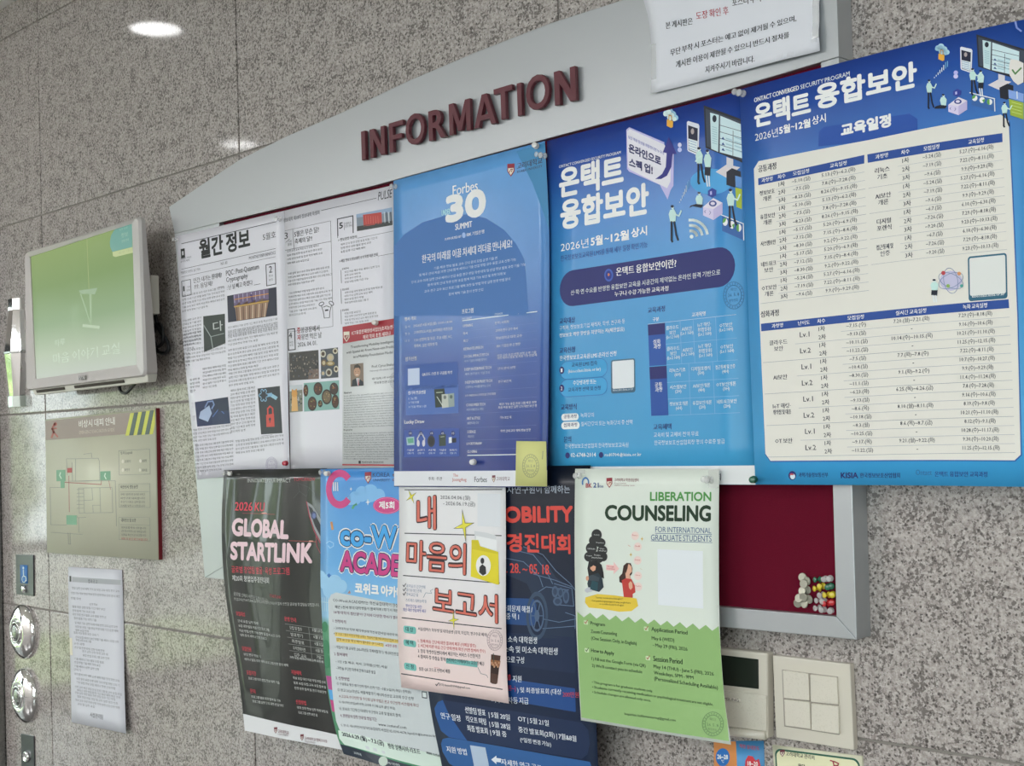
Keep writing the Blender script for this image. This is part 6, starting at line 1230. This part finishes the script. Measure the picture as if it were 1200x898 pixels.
s.poly([(252, 608), (296, 612), (296, 592), (328, 632), (296, 664), (296, 644), (252, 640)], 'e4b6b4', 2); s.part = 'lettering'; s.layer = 3; s.t('Through', 258, 624, 298, 9, 'a84444', .01); s.t('Counseling', 256, 636, 304, 9, 'a84444', .01); s.layer = 1; s.part = 'printed_drawing'
s.poly([(354, 614), (372, 598), (396, 600), (406, 630), (404, 660), (380, 690), (352, 720), (330, 710), (328, 680), (346, 660)], '3a241e', 2); s.poly([(366, 622), (386, 604), (402, 622), (404, 648), (390, 664), (396, 690), (368, 690), (364, 650)], 'd0a088', 3); s.poly([(360, 640), (364, 616), (382, 602), (378, 630), (368, 660)], '3a241e', 4)
s.poly([(344, 700), (368, 688), (400, 692), (420, 730), (424, 770), (408, 780), (408, 802), (356, 798), (350, 750)], 'b43a34', 3); s.poly([(384, 718), (396, 704), (406, 716), (408, 742), (396, 756), (386, 744)], 'd0a088', 4)
for x, y, t_ in ((421, 440, 'Peace'), (437, 504, 'Self'), (436, 584, 'Emotional'), (438, 674, 'Clarity'), (440, 738, 'Healthy')): s.ell(x, y, 23, 25, 'dcc8c2', layer=1); s.layer = 2; s.t(t_, x-15, y, x+15, 9, 'b85454', .01); s.layer = 1
for x, y in ((462, 458), (396, 550)): sparkle(s, x, y, 9, 14, 'ccab4a', 2)
s.line([(380, 494), (392, 502)], 3, 'cc9a8a'); s.line([(452, 630), (462, 638)], 3, 'c4c0a8')
s.poly([(130, 800), (200, 780), (300, 788), (430, 806), (440, 850), (400, 880), (330, 884), (220, 866), (150, 860), (128, 830)], 'd6b93c', 2); s.part = 'lettering'; s.layer = 3
for k, (x, x1, t_) in enumerate(((190, 354, '“having overwhelmed thoughts?”'), (168, 396, 'Our psychological support was sought here'), (214, 356, 'a certified psychologist'))): s.t(t_, x, 808+k*19, x1, 14, '4a4428', 0, y1=808+k*19+(x1-x)*.06)
s.layer = 1; s.part = 'code_panel'; s.rect(552, 517, 820, 866, 'd4d9de', r=0)
s.c(660, 700, .2205); s.layer = 2; s.part = 'lettering'; IK = '1f3324'
def kt(t_, x, y, x1, h=24, b_=.0, k=.1): s.t(t_, x, y, x1, h, IK, max(b_, .011), 2, y1=y+(x1-x)*k)
kt('Program', 146, 152, 224, 24, .02, .12); kt('Zoom Counseling', 148, 196, 288, 24); kt('(One Session Only, in English)', 150, 232, 392, 24, k=.12); kt('How to Apply', 150, 298, 272, 26, .02, .14); kt('1) Fill out the Google Form (via QR)', 152, 340, 440, 22, k=.135); kt("2) We'll contact you to schedule", 154, 376, 422, 22, k=.13)
kt('Application Period', 470, 186, 662, 28, .02, .11); kt('May 6 (WED)', 472, 232, 592, 24); kt('- May 29 (FRI), 2026', 478, 268, 662, 24, k=.13); kt('Session Period', 480, 340, 636, 28, .02, .11); kt('May 14 (THU) - June 5 (FRI), 2026', 482, 382, 802, 24, k=.13); kt('Weekdays, 5PM - 9PM', 484, 416, 694, 24, k=.13); kt('(Personalized Scheduling Available)', 486, 448, 824, 26, k=.145)
for x, y in ((121, 134), (126, 282), (442, 168), (451, 324)): s.part = 'tick_box'; s.rect(x-12, y-12, x+12, y+13, 'b4c6a0', r=.2, layer=2); s.line([(x-6, y-2), (x-1, y+6), (x+9, y-12)], 3.5, 'a04838' if x != 126 else '405838', layer=3)
s.part = 'lettering'; kt('• This program is for graduate students only.', 154, 462, 478, 17, .012, .15); kt('• Students currently receiving medication or psychological treatment are not eligible.', 156, 488, 800, 18, .012, .147); kt('• Schedule changes are allowed only once.', 156, 514, 468, 17, .012, .15); kt('Inquiries: kufilsmentoring@gmail.com', 328, 630, 600, 18, .0, .13)
s.part = 'ink_stamp'; stamp(s, 797, 674, 56, 64, '5c7a54')
s.part = 'tape'; s.c(660, 540, .2004); s.rect(72, 52, 130, 78, TAPE, layer=5); s.rect(850, 30, 914, 160, TAPE, layer=5)

# ------------------------------------------------------------------ fittings below the board
IV = mat('c4bfb3', 0.35, 0.5, coat=0.2, name='ivory_plastic'); IV2 = mat('c9c4b8', 0.28, 0.5, coat=0.3, name='ivory_plastic_gloss')
def quad_box(name, pts, d0, d1, m, parent, bevel=0.0012, seg=2): 
    f = [P(x, y, d0) for x, y in pts]; return bm_obj(name, slab_bm(f, [(p[0], -d1, p[2]) for p in f]), m, parent, bevel=bevel, seg=seg)
c_ = lambda x, y: (820+x*.1833, 740+y*.1833)
t = empty('thermostat', tuple(P(870, 862, 0)), 'ivory wall thermostat with a dark display, partly behind the green counselling poster', 'thermostat')
quad_box('case', [c_(-20, 95), c_(430, 140), c_(433, 690), c_(-14, 634)], .019, 0, IV, t, .003, 3)
quad_box('display', [c_(20, 138), c_(374, 180), c_(376, 370), c_(22, 330)], .0198, .018, mat('1f2620', 0.2, 0.5, name='display_glass'), t, .0003, 1)
quad_box('cover_flap', [c_(30, 361), c_(424, 411), c_(426, 640), c_(34, 591)], .021, .0185, IV2, t, .001)
a = P(*c_(40, 625), .021); b_ = P(*c_(420, 668), .021); tube('bottom_grip', [a, b_], .0065, IV2, t, seg=16)
sg = Sheet('maker_name', None, None, [[c_(60, 408)+(.0212,), c_(260, 434)+(.0212,)], [c_(60, 434)+(.0212,), c_(262, 460)+(.0212,)]], m=IV2, thick=0.0001); sg.obj.parent = t; sg.obj.matrix_parent_inverse = Matrix.Translation(-Vector(t.location)); sg.c(820, 740, .1833); sg.t('SAMSUNG', 122, 434, 252, 17, '5e5a56', .02, 2)
t = empty('light_switch', tuple(P(954, 871, 0)), 'square ivory light switch plate with four rockers, right of the thermostat', 'switch')
quad_box('plate', [c_(465, 154), c_(960, 211), c_(986, 762), c_(487, 680)], .012, 0, IV, t, .0015, 3)
quad_box('rocker_frame', [c_(525, 245), c_(883, 291), c_(893, 664), c_(539, 609)], .0125, .0115, mat('948d84', 0.6, name='grey_plastic'), t, .0003, 1)
for k, (q, dd) in enumerate((([(530, 251), (694, 272), (700, 444), (537, 427)], .0165), ([(705, 277), (876, 296), (884, 470), (709, 451)], .0155), ([(539, 436), (702, 454), (708, 626), (546, 605)], .0155), ([(712, 462), (886, 482), (889, 658), (714, 632)], .0165))):
    r = quad_box('rocker', [c_(*p) for p in q], dd, .0115, IV2, t, .0008)
s = Sheet('heating_sticker', 'orange and blue sticker with round temperature marks, under the thermostat', 'sticker', [[(836.5, 868.5, .0012), (895, 868.5, .0012)], [(837, 925, .0012), (897, 934, .0012)]], m=mat('4a8cc0', 0.4, name='sticker_blue'))
s.c(830, 850, .1583); s.part = 'printed_shape'; s.poly([(32, 120), (205, 120), (215, 340), (215, 500), (38, 480)], 'c8844c', 1); s.ell(108, 238, 52, 66, '2a6cb4', layer=2); s.poly([(276, 262), (296, 225), (330, 232), (350, 262), (376, 250), (388, 300), (370, 420), (290, 400), (272, 320)], 'c03844', 2)
s.layer = 3; s.part = 'lettering'; s.t('26~28', 68, 250, 148, 34, 'd8e2f0', .03, 2); s.t('℃', 98, 278, 118, 22, 'd8e2f0', .02, 2); s.t('18~20', 292, 300, 370, 34, 'e8d4d4', .03, 2); s.t('적정 실내온도', 232, 168, 382, 30, 'c04a50', .02, 2, y1=190)
s = Sheet('office_sign', 'cream sign with a dark green rounded border, cut by the lower edge of the picture', 'sign', [[(905, 873.5, .004), (1010, 886.5, .004)], [(911, 955, .004), (1015, 976, .004)]], m=mat('d5d4bd', 0.3, 0.5, coat=0.2, name='cream_acrylic'), thick=.0035)
s.part = 'border'; s.ruv(.025, .04, .975, .96, '2c5c4c', .1, 1); s.ruv(.042, .065, .958, .935, 'd8d6b4', .09, 2); s.layer = 3; s.part = 'lettering'; s.c(830, 850, .1583); crest(s, 532, 184, 36, 50, '6a3040'); s.t('고려대학교 관리처', 576, 226, 788, 34, '3f4440', .02, 2, y1=258); s.t('무단', 668, 318, 720, 34, '2c2c2c', .03, 2, y1=326); s.part = 'red_ribbon'; s.line([(905, 262), (940, 272), (965, 285), (960, 300), (935, 298)], 9, 'a02c44', layer=3); s.line([(925, 270), (935, 310)], 9, 'a02c44', layer=3)

# ------------------------------------------------------------------ pins and magnets
CLEAR = mat('e6eaea', 0.1, 0.7, alpha=0.32, coat=0.3, name='clear_plastic')
def pin_mesh(m):
    bm = bmesh.new(); lathe(None, [(0, 0.0142), (0.0038, 0.0142), (0.0050, 0.0136), (0.0050, 0.0120), (0.0034, 0.0108), (0.0027, 0.0070), (0.0032, 0.0046), (0.0056, 0.0034), (0.0056, 0.0022), (0.003, 0.0018), (0.0008, 0.0016), (0.0006, -0.003), (0, -0.004)], None, (0, 0, 0), seg=18, bm=bm)
    bmesh.ops.recalc_face_normals(bm, faces=bm.faces); me = bpy.data.meshes.new('push_pin'); bm.to_mesh(me); bm.free(); me.materials.append(m)
    me.polygons.foreach_set('use_smooth', [True]*len(me.polygons)); return me
PM = {}
def pin(px, py, d, col, label, group=None, tilt=(0, 0), k=1.0):
    if col not in PM: PM[col] = pin_mesh(CLEAR if col == 'clear' else mat(col, 0.25, 0.5, coat=0.4, name='pin_plastic'))
    o = bpy.data.objects.new('push_pin', PM[col]); COL.objects.link(o); o.location = tuple(P(px, py, d)); o.rotation_euler = (math.radians(tilt[0]), 0, math.radians(tilt[1])); o.scale = (k, k, k)
    tag(o, label, 'pin', group)
PT = 'push pins holding the posters'
for q in ((208.5, 281, .0505, 'clear', 'clear push pin at the upper left corner of the newspaper'), (329.5, 257, .047, 'clear', 'clear push pin where the two newspaper pages meet at the top'), (464.5, 219, .056, 'clear', 'clear push pin at the upper left corner of the summit poster'),
          (629, 171.5, .0555, 'd2d0cc', 'white push pin near the upper right corner of the summit poster', (0, 25)), (634.5, 182, .0555, 'clear', 'left one of two clear pins at the right edge of the summit poster'), (639.5, 183, .0555, 'clear', 'right one of two clear pins at the right edge of the summit poster'),
          (866.5, 109, .056, 'clear', 'left one of two clear pins at the top corner of the schedule poster'), (872, 110, .056, 'clear', 'right one of two clear pins at the top corner of the schedule poster'), (335.5, 543, .047, 'b02a3e', 'red push pin at the bottom seam of the newspaper', (0, 35)),
          (441, 378.5, .0515, 'd6d0ca', 'white push pin on the red heading of the seminar flyer', (0, 30)), (268, 554.5, .052, 'clear', 'left one of two clear pins on the black poster'), (272.5, 555, .052, 'd0d0ce', 'right one of two pins on the black poster', (0, 25)),
          (381, 553.5, .055, 'clear', 'left one of two pins on the camp poster'), (385.5, 555, .055, 'd6d4ce', 'right one of two pins on the camp poster', (0, 25)), (555.5, 541.5, .0705, 'd8d6d4', 'white push pin near the foot of the summit poster', (0, 30)),
          (680, 557.5, .0615, 'clear', 'clear push pin at the upper left of the counselling poster'), (830, 561.5, .060, 'clear', 'clear push pin at the upper right of the counselling poster'), (834, 562.5, .060, 'clear', 'second clear push pin at the upper right of the counselling poster'), (884, 562, .0555, '1f5a44', 'dark green push pin left of the schedule poster foot', (0, 20))):
    pin(*q[:5], PT, *(q[5:] or ()))
LP = lambda x, y: (820+x*.2561, 540+y*.2561)
SG_ = 'spare push pins on the red felt'
for x, y, c, l, tl in ((556, 543, '1f5a44', 'dark green spare push pin at the top of the cluster', -25), (580, 540, 'clear', 'clear spare push pin in the top row, middle', 10), (600, 538, 'clear', 'clear spare push pin in the top row, right', 15), (555, 584, 'c8b42e', 'yellow spare push pin lowest on the left of its pair', -30), (571, 573, 'c8b42e', 'yellow spare push pin beside the green pair', -10), (592, 576, '1f5a44', 'dark green spare push pin in the second row, left', 20), (603, 572, '1f5a44', 'dark green spare push pin in the second row, right', 30),
                      (598, 613, 'c8b42e', 'yellow spare push pin in the third row, left', -20), (610, 611, 'c8b42e', 'yellow spare push pin in the third row, right', 25), (570, 613, 'clear', 'clear spare push pin in the third row', -10), (560, 638, 'clear', 'clear spare push pin in the fourth row, left', -20), (574, 642, 'clear', 'clear spare push pin in the fourth row, right', 10), (594, 652, 'b4262e', 'red spare push pin, left one of two', -15), (608, 646, 'b4262e', 'red spare push pin, right one of two', 25), (555, 673, 'clear', 'clear spare push pin in the bottom row, left', -20), (572, 680, 'clear', 'clear spare push pin in the bottom row, middle', 5), (602, 685, 'clear', 'clear spare push pin in the bottom row, right', 20)):
    pin(*LP(x, y), DF, c, l, SG_, (0, tl), 0.85)
MGM = mat('a09f93', 0.32, 0.5, 0.7, name='magnet_steel'); mm_ = None
for i, (x, y, n_) in enumerate(((472, 534, 'topmost, left'), (493, 550, 'topmost, right'), (478, 564, 'under the top pair'), (492, 591, 'middle, right'), (471, 598, 'middle, left'), (476, 626, 'fourth row, centre'), (488, 634, 'fourth row, behind the rightmost'), (503, 634, 'rightmost'), (456, 630, 'lower left, upper'), (450, 652, 'lowest on the left'), (481, 655, 'lowest on the right'))):
    if mm_ is None:
        bm = lathe(None, [(0, 0.0), (0.0060, 0.0), (0.0065, 0.0005), (0.0065, 0.0017), (0.0060, 0.0022), (0, 0.0022)], None, (0, 0, 0), seg=24, bm=bmesh.new()); bmesh.ops.recalc_face_normals(bm, faces=bm.faces)
        mm_ = bpy.data.meshes.new('disc_magnet'); bm.to_mesh(mm_); bm.free(); mm_.materials.append(MGM)
    o = bpy.data.objects.new('disc_magnet', mm_); COL.objects.link(o); o.location = tuple(P(*LP(x, y), DF+0.0006+0.0024*(i % 3))); o.rotation_euler = (math.radians((-7, 5, -3, 8)[i % 4]), 0, math.radians((6, -8, 3)[i % 3])); tag(o, 'round steel disc magnet on the red felt, %s of the cluster' % n_, 'magnet', 'disc magnets on the red felt')
resolve_text()
build_letters()
for _s in SHEETS: _s.build()
